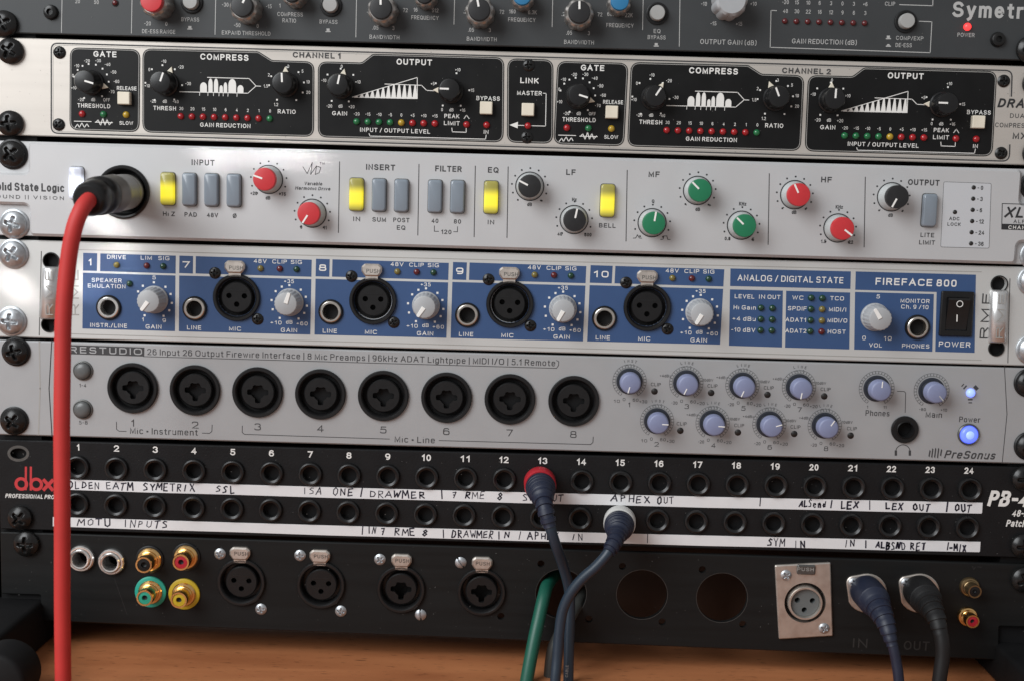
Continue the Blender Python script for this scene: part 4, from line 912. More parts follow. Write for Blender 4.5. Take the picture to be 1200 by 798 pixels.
sw = obj('power_switch', MB().prism(rpoly([(-7.3, -10.1), (7.3, -10.1), (7.3, 10.1), (-7.3, 10.1)], .8, 4), [[(-4.9, -7.4), (4.9, -7.4), (4.9, 7.4), (-4.9, 7.4)]], 0, 1.5, .5).mesh('power_switch', 'black_plastic'), U4.root, c)
b = MB(); pr = [(-7.2, .9), (-6.4, 1.0), (0, 2.2), (6.4, 3.9), (7.2, 3.4)]
for z, h in pr: b.v += [(-4.7, -h, z), (4.7, -h, z)]
for z, h in ((7.3, -1), (-7.3, -1)): b.v += [(-4.7, -h, z), (4.7, -h, z)]
for i in range(6): b.f.append((2*i, 2*i+1, 2*i+3, 2*i+2))
b.f.append((12, 13, 1, 0)); b.f += [(0, 2, 4, 6, 8, 10, 12), (1, 3, 5, 7, 9, 11, 13)]
obj('rocker', b.mesh('rocker', 'black_satin', angle=25), sw)
U4.ring(1121.3, 355.7, 3.5, .9, 'ink_white', part='switch_print'); TEXTS[-1]['d'] = 3.9
U4.poly([(1120.9, 369), (1122.2, 369), (1122, 377.3), (1120.7, 377.3)], 'ink_white', part='switch_print', d=2.1)
# handles: raised half round bars with a scooped hole at each end
def handle(xt, yt, xb, yb, right):
    a, b_ = U4.loc(xt, yt), U4.loc(xb, yb)
    n = 14; m = MB(); L = [a.z-2.6, a.z-3.6, b_.z+3.4, b_.z+2.4]; X = [a.x, a.x, b_.x, b_.x]
    for z, x, k in zip(L, X, (.55, 1, 1, .55)):
        for i in range(n+1):
            t = pi*i/n; m.v.append((x-4.1*cos(t)*(.75+.25*k), -3.6*k*sin(t), z))
    for j in range(3):
        for i in range(n): m.f.append((j*(n+1)+i, j*(n+1)+i+1, (j+1)*(n+1)+i+1, (j+1)*(n+1)+i))
    m.f += [tuple(range(n+1)), tuple(range(3*(n+1), 4*(n+1)))]
    o = obj('handle', m.mesh('handle', 'handle_metal', angle=60), U4.root)
    for p, r in ((a, 3.4), (b_, 3.2)):
        obj('handle_hole', cached(('hh', r), lambda: MB().lathe([(r*1.15, 0), (r*1.12, .5), (r, .5), (r*.98, -2.9), (r*.98, -5), (0, -5)], 30).mesh('handle_hole', 'black_deep')), U4.root, p)
    s = 1 if right else 1
    xm, ym = (xt+xb)/2, (yt+yb)/2
    U4.tx('RME', xm+(3.5 if right else -1.5), ym, 8.5, 52, 'silk_grey', .0, rot=pi/2, d=3.75, part='embossed_lettering')
    U4.tx('RME', xm+(-15 if right else 29), ym, 9.5, 53, 'ink_dark' if right else 'silk_grey', .01, rot=pi/2, d=0, part='maker_lettering')
handle(60, 306, 57.5, 380.5, False); handle(1171, 333.3, 1167.5, 408, True)
for x0, x1, y0, y1 in ((48.5, 46, 295, 393), (1183.5, 1181, 327, 425)): U4.ln([(x0, y0), (x1, y1)], .9, 'ink_dark')
for dx, a, b_ in ((0, (75, 292.6), (1150, 319)), (1, (73, 391), (1150, 422))): U4.ln([a, b_], .9, 'silk_grey', part='milled_line')

# ------------------------------------------------------------------ 5. grey interface with eight black combo sockets
U5 = Unit('audio_interface', 'silver grey rack interface with eight black combo sockets and small lavender knobs', 'audio interface', 415.2, 526.3, .0035)
CB = [(156, 454.3), (229, 456.8), (302.2, 459.2), (375.8, 461.5), (449.4, 463.3), (523.4, 465.4), (597.6, 467.3), (672.3, 469.4)]
plate(U5, rect(U5, r=.8), [(x, y, 9.6) for x, y in CB]+[(1060, 502.8, 4.6)], 'grey_silver_paint', 3, .6)
chassis(U5)
for x, y in ((17, 412.5), (15, 493.5), (1207, 449), (1207, 523)): mount_screw(U5, x, y, True, 5.7, True)
for x, y in CB: xlr(U5, x, y, 11.6, True)
U5.wf = 1.25; U5.sq = 3.4; U5.pw = .125
def T5(t, x, y, h=4, W=None, m='ink_dark', bold=.006, **k): U5.tx(t, x, y, h, W, m, bold, **k)
for i, (x, y) in enumerate(CB): T5(str(i+1), x-.4, y+41-.25*i, 8.2, 7.5 if i else 4.5, bold=.004)
U5.poly([(66, 403.6), (169.3, 407), (169, 417.6), (65.6, 414.3)], 'ink_dark', part='name_plate')
U5.tx('FIRESTUDIO', 116.5, 410.6, 7.6, 100, 'grey_silver_paint', .025, d=.1, part='logo_lettering')
T5('26 Input 26 Output Firewire Interface | 8 Mic Preamps | 96kHz ADAT Lightpipe | MIDI I/O | 5.1 Remote', 411, 418.7, 7.2, 478, bold=.004)
U5.ln([(168, 417.6), (652, 431.3), (654.5, 428), (654.8, 423.5), (652, 422)], .8, 'ink_dark')
U5.ln([(136.5, 494), (136.6, 502.5), (139.5, 504.8), (148, 505)], .8, 'ink_dark'); U5.ln([(237, 507), (245.5, 507.3), (248.3, 505), (248.6, 497.5)], .8, 'ink_dark')
T5('Mic \u2022 Instrument', 192, 505.2, 7.3, 79, bold=.004); T5('Mic \u2022 Line', 486, 514.7, 7.3, 47, bold=.004)
U5.ln([(284, 498.5), (283.8, 506), (286.5, 508.5), (456.5, 514)], .8, 'ink_dark'); U5.ln([(514.5, 515.7), (692, 520.4), (694.8, 518), (695.2, 511.5)], .8, 'ink_dark')
def bank_button(x, y):
    o = obj('bank_button', cached('bbz', lambda: MB().lathe([(4.6, 0), (4.5, .6), (4.0, .7), (3.8, .2)], 36).mesh('bank_button', 'gunmetal')), U5.root, U5.loc(x, y))
    obj('cap', cached('bbc', lambda: MB().lathe([(3.75, 0), (3.6, 1.5), (3.0, 2.2), (1.5, 2.5), (0, 2.6)], 32).mesh('cap', 'grey_dark_button', angle=70)), o)
bank_button(97.5, 434); bank_button(97.3, 479.3); T5('1-4', 97, 451.3, 4.2, 8); T5('5-8', 97.5, 494.8, 4.2, 10)
U5.ln([(60.7, 399), (57.5, 455), (61, 511)], 1.1, 'ink_black'); U5.ln([(46, 400), (47, 455), (45, 509)], 1.4, 'silk_grey', part='milled_line')
U5.ln([(1177, 429), (1180, 485), (1174.5, 541)], .8, 'ink_dark')
H5 = 8
def ps_knob(x, y, tip, R=4.65, faint=False):
    body = cached(('psb', R), lambda: MB().lathe([(R*1.19, 0), (R*1.17, .25), (R*1.02, .35), (R*1.02, 3.2), (R, 3.4), (R*.99, H5-.9), (R*.93, H5-.25), (R*.8, H5), (0, H5+.15)], 40).mesh('knob', 'lavender', angle=50))
    o = knob(U5, x, y, tip, H5, body, None, k_line(.45, 1.5, R*.93, H5, 'white_line' if not faint else 'ink_pale', .2))
    obj('skirt', cached(('pss', R), lambda: MB().lathe([(R*1.3, 0), (R*1.28, .3), (R*1.2, .4), (R*1.06, .4), (R*1.04, 3.0), (R*1.0, 3.2)], 40).mesh('skirt', 'skirt_dark')), o)
    p = U5.loc(x, y, H5); return (p.x, p.z)
def scale(c, r, step=11, lo=-150, hi=150):
    q = []; n = 44
    for R0 in (r-.62, r+.62):
        for i in range(n):
            t0, t1 = (radians(90-(lo+(hi-lo)*k/n)) for k in (i, i+1))
            q.append([(c[0]+R*cos(t), c[1]+R*sin(t)) for R, t in ((R0-.07, t0), (R0+.07, t0), (R0+.07, t1), (R0-.07, t1))])
    a = lo
    while a <= hi+.1:
        t = radians(90-a); ux, uz = cos(t), sin(t); e = .11
        q.append([(c[0]+ux*R-uz*s*e, c[1]+uz*R+ux*s*e) for R, s in ((r-.5, -1), (r+.5, -1), (r+.5, 1), (r-.5, 1))]); a += step
    TEXTS.append(dict(u=U5, poly=q, m='ink_dark', part='dial_print', d=0))
def arc_text(c, t, r, h, a0, a1):
    n = len(t)
    for i, ch in enumerate(t):
        a = a0+(a1-a0)*i/max(1, n-1); th = radians(90-a)
        TEXTS.append(dict(u=U5, t=ch, p=Vector((c[0]+r*cos(th), 0, c[1]+r*sin(th))), h=h, W=None, m='ink_dark', bold=.004, shear=0, rot=radians(-a), part='dial_print', wf=1.0, left=False, sp=1, d=0))
rows = [(739.3, 449.5, (735.3, 462), 767, 458.3, 737.3, 474), (772, 496.7, (785, 497.5), 797.3, 504.3, 769.3, 520.3), (806.7, 451.7, (801, 463), 833.4, 460, 804.7, 476), (838, 499, (851, 500), 864.7, 506.3, 836, 521.6),
        (873.5, 454.5, (868, 466), 899.4, 462.2, 871, 478), (905.5, 500.5, (918, 497), 930.7, 508, 902, 523.6), (940.7, 456.3, (938, 469), 965.9, 464, 937, 479.6), (971.3, 502, (979.5, 491), 996.8, 510, 968, 525.3)]
for i, (x, y, tip, lx, ly, nx, ny) in enumerate(rows):
    c = ps_knob(x, y, tip); scale(c, 7.0)
    led(U5, lx, ly, 1.5, 'led_black'); T5('CLIP', lx+1.5, ly-8.2, 4, 11.5); T5(str(i+1), nx, ny, 5.6, 5 if i else 3)
    a, b_ = ('10', '+30') if i < 2 else ('-20', '+20')
    T5(a, nx-14.5, ny-4.3, 3.6, 7); T5('0', nx-6, ny-6.3, 3.6, 3); T5('60', nx+7.5, ny-5.6, 3.6, 6.5); T5(b_, nx+16.5, ny-3.7, 3.6, 9)
    arc_text(c, 'INST' if i < 2 else 'LINE', 9.3, 1.25, -16, 16); arc_text(c, 'MIC', 7.55, .95, -12, 12)
    if i >= 2: T5('+4dBu', nx-25, ny-36, 3.2, 13); T5('-10dBV', nx+24, ny-31, 3.2, 14)
c = ps_knob(1033, 458, (1034.5, 446)); scale(c, 7.3, 11); c = ps_knob(1098.3, 460.8, (1106, 470), faint=True); scale(c, 7.3, 11)
T5('Phones', 1028.3, 483.8, 6.6, 28); T5('Main', 1094.3, 485.6, 6.8, 19); T5('Power', 1136.3, 491.2, 6.6, 24.5)
for t, x, y in (('1', 1016.5, 476.5), ('11', 1037, 477), ('-80', 1081, 479.3), ('+10', 1106, 480)): T5(t, x, y, 3.4, None)
U5.ln([(1051.5, 458), (1059.5, 458.3), (1061.3, 460), (1060.7, 483)], .8, 'ink_dark')
jack(U5, 1060, 502.8, 6.2, 4.0, 3.4, 'black_satin', h=1.5)
hc = []; k = U5.mmpx(1058, 527)
U5.ring(1058, 529, 8.4, .9, 'ink_dark', 10, 170)
for s_ in (-1, 1): U5.poly([(1058+s_*8.2-1.4, 527.3), (1058+s_*8.2+1.4, 527.3), (1058+s_*8.2+1.4, 533.5), (1058+s_*8.2-1.4, 533.5)], 'ink_dark')
led(U5, 1137.3, 460, 2.0, 'led_blue_core')
for (x, y), (ux, uy) in (((1129.3, 452), (-.75, -.66)), ((1145.7, 452.3), (.75, -.66)), ((1137, 470), (0, 1))):
    for k in ((0, 3.6) if ux <= 0 else (0,)):
        w, t = (4.5, 1.2) if k == 0 else (3.2, .9)
        if ux > 0: t = 3
        X, Y = x+ux*(k-1.8), y+uy*(k-1.8); vx, vy = -uy, ux
        U5.poly([(X+vx*a+ux*b2, Y+vy*a+uy*b2) for a, b2 in ((-w/2-.5, -t), (w/2+.5, -t), (w/2+.5, t*.4), (-w/2-.5, t*.4))], 'ink_dark')
o = obj('power_button', MB().lathe([(5.0, 0), (4.9, .8), (4.5, 1.2), (4.15, 1.0), (4.0, .2)], 40).mesh('power_button', 'gunmetal'), U5.root, U5.loc(1134.8, 508.5))
obj('light_ring', MB().lathe([(4.0, .2), (3.9, 1.4), (3.4, 2.1), (2.3, 2.5), (1.9, 2.5)], 40).mesh('light_ring', 'led_blue_lit', angle=70), o)
obj('light_core', MB().lathe([(1.95, 2.3), (1.8, 2.7), (0, 2.9)], 30).mesh('light_core', 'led_blue_core', angle=70), o)
U5.tx('PreSonus', 1136.5, 532.5, 9.6, 59, 'ink_dark', .022, .28, part='logo_lettering')
for i, (x, h0, h1) in enumerate(((1089, 0, 8), (1092.2, -1, 10), (1095.6, -1, 10.5), (1099, -1.5, 10.5), (1102.5, 1, 9))):
    U5.poly([(x-1.1, 535-h0-1), (x+.3, 535.4-h0), (x+1.7, 535-h1+1), (x+.3, 534.5-h1)], 'ink_dark', part='logo_lettering')

# ------------------------------------------------------------------ 6. patch bay
U6 = Unit('patch_bay', 'black patch bay with two rows of numbered jack holes and handwritten white label strips', 'patch bay', 531.3, 636.6, .0050)
top = [(91.4+1044.4*i/23, 546.8+26.0*i/23+1.6*sin(pi*i/23)) for i in range(24)]
bot = [(91+1041.6*i/23, 589.8+27.7*i/23+1.4*sin(pi*i/23)) for i in range(24)]
sl = [(20+3.1*cos(2*pi*i/24)*1.7, 530+3.1*sin(2*pi*i/24)*1.25) for i in range(24)]
slot = [U6.xz(21.5+9.5*cos(2*pi*i/24), 531+6.2*sin(2*pi*i/24)) for i in range(24)]
me = MB().prism(rect(U6, r=.8), [circ(*U6.xz(x, y), 3.7, 22) for x, y in top+bot]+[slot], -3, 0, .5).mesh('front_panel', 'black_powder', angle=30)
obj('front_panel', me, U6.root)
chassis(U6); dust(U6, 260, 6)
wr = obj('worn_slot', MB().prism([(x*1.0, z) for x, z in inset(slot if area2(slot) > 0 else slot[::-1], -1.3)], [inset(slot if area2(slot) > 0 else slot[::-1], -.05)], 0, .05).mesh('worn_slot', 'gunmetal', smooth=False), U6.root)
mount_screw(U6, 22.5, 607, True, 5.6, False); mount_screw(U6, 1200, 640, True, 5.6, False); mount_screw(U6, 1201, 561, True, 5.6, False)
for i, (x, y) in enumerate(top+bot): 
    nu = cached('pbn', lambda: MB().lathe([(5.6, 0), (5.5, .9), (5.2, 1.5), (4.6, 1.7), (4.1, 1.3), (3.55, 1.0), (3.4, .4), (3.35, -5)], 36).mesh('jack_socket', 'black_satin'))
    o = obj('jack_socket', nu, U6.root, U6.loc(x, y))
    obj('barrel', cached('pbb', lambda: MB().lathe([(3.4, -4), (3.4, -14), (0, -14)], 20).mesh('barrel', 'black_deep')), o)
    if i < 24: U6.tx(str(i+1), x+(-.3 if i else .3), y-23.2+.06*i, 7.6, (5.0 if i == 0 else 6 if i < 9 else 10.6), 'ink_white', .018)
def tape(x0, yt0, yb0, x1, yt1, yb1):
    n = 10; b_ = lambda t: 1.5*sin(pi*t)          # laid by hand, very slightly bowed
    P = [U6.xz(x0+(x1-x0)*i/n, yt0+(yt1-yt0)*i/n+b_(i/n)) for i in range(n+1)]+[U6.xz(x1-.7, yb1-1.2), U6.xz(x1-1.6, yb1)]+[U6.xz(x0+(x1-x0)*i/n, yb0+(yb1-yb0)*i/n+b_(i/n)+.4*(i % 2)) for i in range(n-1, -1, -1)]
    P = P if area2(P) > 0 else P[::-1]
    return obj('label_strip', MB().prism(P, (), 0, .16, .04).mesh('label_strip', 'tape_white', smooth=False), U6.root)
tape(64, 560.9, 572.8, 1151.5, 588.5, 601.3); tape(62, 605.2, 616.2, 1149, 634.4, 646.5)
class TapeUnit:      # writing lies on the strips
    def __init__(s, u): s.u = u
    def ln(s, pts, w, m, part): s.u.ln(pts, w, m, part, d=.16)
TU = TapeUnit(U6)
for t, x0, x1, y in (('GOLDEN', 72, 118, 569), ('EATM', 124, 157, 570.3), ('SYMETRIX', 167, 230, 571.5), ('SSL', 253, 276, 573.5), ('ISA', 354, 378, 575.5), ('ONE', 390, 415, 577), ('|', 421, 427, 577.5), ('DRAWMER', 432, 500, 579.5), ('|', 515, 520, 580), ('7', 530, 536, 581), ('RME', 544, 570, 581), ('8', 583, 591, 582),
                     ('SSL', 612, 636, 583), ('OUT', 640, 661, 583.5), ('APHEX', 716, 764, 585), ('OUT', 770, 791, 587), ('|', 888, 893, 588.5), ('ALSend', 936, 969, 590.8), ('|', 972, 976, 592), ('LEX', 984, 1008, 592), ('|', 1017, 1021, 592.8), ('LEX', 1037, 1060, 594), ('OUT', 1069, 1091, 595), ('|', 1108, 1112, 594), ('OUT', 1118, 1140, 595.8),
                     ('MOTU', 91, 132, 612.5), ('INPUTS', 143, 198, 614.5), ('|', 423, 427, 622), ('IN', 430, 441, 622), ('7', 446, 452, 622.5), ('RME', 461, 488, 624), ('8', 494, 502, 624.5), ('|', 518, 521, 625.5), ('DRAWMER', 528, 580, 626.5), ('IN', 582, 598, 627.3), ('|', 607, 611, 627.5), ('APHEX', 617, 656, 628.5), ('IN', 669, 684, 629.5), ('|', 757, 761, 632),
                     ('SYM', 899, 921, 636.5), ('IN', 929, 944, 637.8), ('IN', 989, 1003, 637), ('|', 1012, 1017, 638), ('ALBSND', 1026, 1062, 639.5), ('RET', 1066, 1086, 640.5), ('|', 1109, 1112, 641), ('-MIX', 1112, 1133, 642.5)):
    handwrite(TU, t, x0, x1, y-.9, 8.2, w=1.7 if t in ('ALSend', 'LEX', 'ALBSND', 'RET', '-MIX') or x0 > 1000 else 1.25)
# red maker's mark: stems and bowls
for x in (34.3, ): pass
def stroke(pts, w): U6.ln(pts, w, 'ink_red', 'logo_lettering')
U6.ring(25, 566.5, 6.2, 3.6, 'ink_red', part='logo_lettering'); U6.ring(42.5, 567, 6.2, 3.6, 'ink_red', part='logo_lettering')
stroke([(30.4, 547), (30.2, 573)], 2.5); stroke([(36.2, 547), (36.1, 573.5)], 2.5)
stroke([(51.5, 562), (61.5, 573.5)], 4); stroke([(61.8, 562.3), (51.3, 573.2)], 4)
U6.tx('PROFESSIONAL PRODUCTS', 6.5, 580.3, 5.0, 77, 'ink_white', .008, .22, left=True)
U6.tx('PB-48', 1159, 583.3, 19, 60, 'ink_white', .025, .22, left=True, part='logo_lettering'); U6.tx('48-Point', 1186.5, 600.7, 8.2, 34, 'ink_white', .012, .2, left=True, part='logo_lettering'); U6.tx('Patch Bay', 1179.5, 612.5, 8.2, 40, 'ink_white', .012, .2, left=True, part='logo_lettering')

# ------------------------------------------------------------------ 7. connector panel
U7 = Unit('connector_panel', 'black bottom panel carrying mixed phono, jack and microphone sockets just above the wooden table', 'patch panel', 640, 749.7, -.0015)
big = [(657.5, 695.5, 11.7), (752.3, 696.3, 11.7), (846, 700, 11.7)]
XL = [(283, 681.5, 0), (376.3, 684.7, 0), (470, 689.7, 1), (564.3, 693, 1)]
tiny = [(634, 660.3), (587, 721.7), (729.5, 663.3), (776, 728.3), (823, 667), (870.5, 731), (690, 725)]
q = [(-28, 622), (1212, 661.5), (1212, 735), (1171, 733.5), (1170.3, 773), (47, 727), (47.5, 697), (-28, 694.5)]
corner = [U7.xz(x, y) for x, y in q]
L, Rr = -241.3, 241.3
corner[0] = (L, corner[0][1]); corner[-1] = (L, corner[-1][1]); corner[1] = (Rr, corner[1][1]); corner[2] = (Rr, corner[2][1])
hs = [circ(*U7.xz(x, y), r, 36) for x, y, r in big]+[circ(*U7.xz(x, y), 9.4, 30) for x, y, _ in XL]+[circ(*U7.xz(x, y), 1.7, 14) for x, y in tiny]+[circ(*U7.xz(x, y), 3.8, 20) for x, y in ((96, 653.3), (131.3, 657.2))]+[circ(*U7.xz(942.5, 704.5), 9.6, 30)]
obj('front_panel', MB().prism(rpoly(corner, .8, 3), hs, -2.5, 0, .5).mesh('front_panel', 'black_brushed', angle=30), U7.root)
dust(U7, 150, 7)
for x, y, r in big: obj('hole_rim', MB().lathe([(11.75, .03), (11.95, .06), (11.72, -.35)], 44).mesh('hole_rim', 'rim_metal'), U7.root, U7.loc(x, y))
mount_screw(U7, 30, 637.5, True, 5.9, False); mount_screw(U7, 1201, 679.5, True, 5.9, False)
for x, y, c in XL:
    xlr(U7, x, y, 11.2, bool(c)); latch(U7, x+(-1 if not c else .8), y-34.3, 9.4, 5.9)
for x, y, s_ in ((258, 648.5, 0), (306, 713.2, 0), (351.7, 650.3, 0), (399.5, 715.5, 0), (445.3, 655, 0), (493, 719.8, 1), (540, 658.7, 1)): small_screw(U7, x, y, 2.65, 'zinc', bool(s_))
def phone_jack(x, y):
    a = cached('pj', lambda: MB().lathe([(6.2, 0), (6.1, 1.6), (5.6, 2.2), (4.9, 2.2), (4.8, 1.6), (4.6, 3.0), (4.2, 3.4), (3.6, 3.3), (3.4, 2.8), (3.4, -6)], 40).mesh('jack_socket', 'chrome'))
    o = obj('jack_socket', a, U7.root, U7.loc(x, y)); obj('barrel', cached('pjb', lambda: MB().lathe([(3.45, -1), (3.45, -12), (0, -12)], 24).mesh('barrel', 'black_deep')), o)
phone_jack(96, 653.3); phone_jack(131.3, 657.2)
def phono(x, y, core, washer=None, R=1.0, m='gold', h=9.5):
    """placed by the front ring of the socket, h mm proud"""
    body = cached(('rca', R, m, h), lambda: MB().lathe([(5.6*R, 0), (5.6*R, 1.3), (5.2*R, 1.8), (4.4*R, 2.0), (4.2*R, 2.9), (3.9*R, 3.1), (3.9*R, h-.8), (3.75*R, h), (3.0*R, h), (2.9*R, h-.6), (2.9*R, h-2)], 40).mesh('phono_socket', m))
    p = U7.loc(x, y, h); p.y = 0
    o = obj('phono_socket', body, U7.root, p)
    obj('core', cached(('rcac', core, R, h), lambda: MB().lathe([(2.95*R, h-2.2), (2.9*R, h-.35), (1.35*R, h-.2), (1.25*R, h-.4), (1.2*R, h-2.5)], 30).mesh('core', core)), o)
    obj('pin_hole', cached(('rcah', R, h), lambda: MB().lathe([(1.25*R, h-1.2), (0, h-2.2)], 20).mesh('pin_hole', 'black_deep')), o)
    w, r = (washer, 7.4) if washer else ('black_plastic', 6.6)
    if R == 1: obj('washer', cached(('rcaw', w), lambda: MB().lathe([(r, 0), (r-.1, .7), (r-.5, .9), (5.3, .9)], 40).mesh('washer', w)), o)
phono(168.3, 661.7, 'black_plastic'); phono(211.8, 658.7, 'red_plastic'); phono(169.3, 700.5, 'green_plastic', 'teal_plastic'); phono(209.3, 703, 'yellow_plastic', 'yellow_plastic')
phono(1142.6, 693, 'black_plastic', R=.8, h=8, m='dark_brass'); phono(1140, 728, 'red_plastic', R=.8, h=8)
# nickel plated single socket
P = rpoly([U7.xz(*a) for a in ((907.5, 661), (972.5, 657.7), (975.3, 743.5), (912.3, 747.3))], .7, 3)
c = U7.loc(942.5, 704.5)
pl = obj('plated_socket', MB().prism(P, [circ(c.x, c.z, 9.5, 40)], 0, 1.7, .5).mesh('plated_socket', 'nickel_dull', angle=30), U7.root)
obj('shell', MB().lathe([(9.5, 1.4), (9.5, -3), (7.9, -3), (7.9, 2.6), (7.6, 3.1), (6.9, 3.1), (6.7, 2.5), (6.7, .5)], 44, c.x, c.z).mesh('shell', 'nickel_dull'), pl)
obj('well', MB().lathe([(9.45, -2.4), (7.9, -2.4)], 40, c.x, c.z).mesh('well', 'black_deep'), pl)
obj('insert', MB().prism(circ(c.x, c.z, 6.75, 36), [circ(c.x+3.6*cos(t), c.z+3.6*sin(t), 1.3, 16) for t in (radians(15), radians(165), radians(270))], -4, 1.2, .3).mesh('insert', 'insert_grey'), pl)
obj('well', MB().lathe([(6.7, -3.5), (0, -3.5)], 30, c.x, c.z).mesh('well', 'black_deep'), pl)
a = U7.xz(943.5, 666.3)
obj('latch', MB().prism(rpoly([(a[0]-4.2, a[1]-1.9), (a[0]+4.2, a[1]-1.9), (a[0]+4.2, a[1]+2.6), (a[0]-4.2, a[1]+2.6)], .8, 4), (), 1.7, 2.9, .5).mesh('latch', 'gunmetal'), pl)
U7.tx('PUSH', 944, 666.6, 4.2, 19, 'silk_grey', d=2.9, part='embossed_lettering')
for x, y in ((920.3, 672.3), (964.7, 734.3)):
    o = small_screw(U7, x, y, 2.5, 'zinc'); o.location.y = -.0017
# flanges of the two plugged sockets
for x, y, sx_, sy_ in ((1015.5, 694, 999.7, 681.7), (1077, 694, 1061, 682)):
    c = U7.loc(x, y); s_ = U7.loc(sx_, sy_)
    hull = [(c.x+9.2*cos(t), c.z+9.2*sin(t)) for t in [radians(-150+i*12) for i in range(22)]]
    d2 = (s_.x-c.x, s_.z-c.z); hull += [(s_.x+3.2*cos(t), s_.z+3.2*sin(t)) for t in [radians(92+i*20) for i in range(6)]]
    o = obj('socket_flange', MB().prism(hull, (), 0, 1.3, .4).mesh('socket_flange', 'nickel_dull', angle=30), U7.root)
    p = small_screw(U7, sx_, sy_, 2.5, 'zinc'); p.location.y = -.0013
U7.tx('IN', 1008, 753, 11, 17, 'scratch', part='scratched_lettering'); U7.tx('OUT', 1074, 756, 11, 30, 'scratch', part='scratched_lettering')
U7.ln([(1139.5, 663), (1141, 667), (1143, 664)], .7, 'scratch', part='scratched_lettering'); U7.ln([(1145, 664), (1147, 663.7), (1150, 664.2)], .7, 'scratch', part='scratched_lettering')
U7.ln([(134, 677), (149, 720)], .35, 'scratch', part='scratched_lettering')

# ------------------------------------------------------------------ cables
def cord(name, path, r, m, parent, n=16, k=8):
    pts = smooth_path([at(*p) for p in path], k)
    return obj(name, MB().tube(pts, r, n).mesh(name, m, angle=60), parent)
def along(path, prof, m, name, parent, n=36):
    """solid of revolution on a straight or bent axis: prof is (distance 0..1, radius)"""
    pts = smooth_path([at(*p) for p in path], 12); L = [0]
    for a, b in zip(pts, pts[1:]): L.append(L[-1]+(b-a).length)
    T = L[-1]; q, rr = [], []
    for s_, r in prof:
        d = s_*T; i = max(j for j in range(len(L)) if L[j] <= d+1e-9); i = min(i, len(pts)-2)
        q.append(pts[i]+(pts[i+1]-pts[i])*((d-L[i])/(L[i+1]-L[i]))); rr.append(r)
    b = MB(); prev = None
    for i, p in enumerate(q):
        lo, hi = i, i
        while lo > 0 and (q[hi]-q[lo]).length < .8: lo -= 1
        while hi < len(q)-1 and (q[hi]-q[lo]).length < 2.2: hi += 1
        t = (q[hi]-q[lo]).normalized()
        a = t.cross(Vector((.31, .27, .91))).normalized() if prev is None else (prev-t*prev.dot(t)).normalized()
        prev = a; c = t.cross(a); k = len(b.v)
        b.v += [tuple(p+a*(rr[i]*cos(2*pi*j/n))+c*(rr[i]*sin(2*pi*j/n))) for j in range(n)]
        if i:
            for j in range(n): b.f.append((k-n+j, k-n+(j+1) % n, k+(j+1) % n, k+j))
    b.f.append(tuple(range(n))); b.f.append(tuple(range(len(b.v)-n, len(b.v))))
    return obj(name, b.mesh(name, m, angle=40), parent)
red = thing('microphone_cable', 'thick red cable with a dark metal plug in the silver channel strip socket', 'cable')
along([(151, 225, -6), (141, 226.3, 20), (122, 229, 46)], [(0, 7.9), (.40, 7.9), (.41, 7.6), (.43, 7.6), (.44, 7.9), (.70, 7.8), (.71, 8.1), (.80, 8.1), (.81, 7.8), (.98, 7.7), (1, 7.0)], 'plug_metal', 'plug', red)
along([(121.5, 229, 44), (113, 230.7, 53), (102.5, 235, 62)], [(0, 7.8), (.06, 8.0), (.40, 8.0), (.44, 7.4), (.52, 7.0), (.56, 7.3), (.84, 7.1), (.94, 6.6), (1, 5.6)], 'black_satin', 'boot', red)
cord('cord', [(111, 231.5, 55), (103, 236, 63), (94.5, 248, 68), (86.5, 270, 70), (79.5, 310, 70), (74.3, 370, 70), (73.2, 430, 70), (72.4, 510, 70), (73.0, 600, 70), (73.0, 700, 70), (74, 800, 70), (75, 860, 70)], 3.25, 'red_rubber', red)
def patch_plug(name, label, base, path_body, ring_m, cab, cname='cord', r0=7.0):
    t = thing(name, label, 'cable')
    bx, by = base
    along([(bx, by, -2), (path_body[0][0]*.5+bx*.5, path_body[0][1]*.5+by*.5, 4), path_body[0]], [(0, 5.6), (.3, 6.9), (.45, 7.3), (.93, 7.3), (1, 7.0)], ring_m, 'colour_ring', t)
    prof = [(0, 6.6), (.05, 6.8)]; s_ = .08
    for i in range(5):
        w = .075; r = 6.8-.25*i-.06*i*i; prof += [(s_, r), (s_+w*.55, r-.05), (s_+w*.62, r-.25), (s_+w*.9, r-.28)]; s_ += w
    prof += [(s_, 5.1), (s_+.03, 4.4)]; s_ += .05
    for i in range(4):
        w = (1-s_-.02)/4 if i == 0 else w; r = 4.2-.22*i; prof += [(s_+w*i, r), (s_+w*(i+.5), r-.05), (s_+w*(i+.56), r-.7), (s_+w*(i+.93), r-.75)]
    prof += [(1, 2.9)]
    along(path_body, prof, 'navy_rubber', 'strain_relief', t)
    cord(cname, cab, 2.35, 'navy_cable', t, 14)
    return t
p1 = patch_plug('patch_cable', 'navy patch cable with a red ringed plug in jack 13 of the upper row', (632, 561), [(633.2, 569.5, 9), (635.2, 580, 19), (639, 597, 27), (644.5, 617, 29)], 'red_ring',
           [(642, 608, 28.5), (646, 622, 29), (652, 640, 27), (660, 663, 21), (666.5, 688, 17), (668, 712, 16), (667, 750, 18), (666, 800, 22), (665, 850, 24)])
q, L = letters('CABLE', 1.25, 5.6, .16, 2.1, 0, 1, 1); c = at(664.3, 786, 24.1); b = MB()
for j, st in enumerate(q):
    for i, P in enumerate(st):
        if area2(P) < 0: P = P[::-1]
        k = len(b.v); b.v += [(c.x-z, c.y-.0006*i-.012*j, c.z+x-L/2) for x, z in P]; b.f.append(tuple(range(k, k+len(P))))
obj('lettering', b.mesh('lettering', 'ink_pale', smooth=False), p1, kind='stuff')
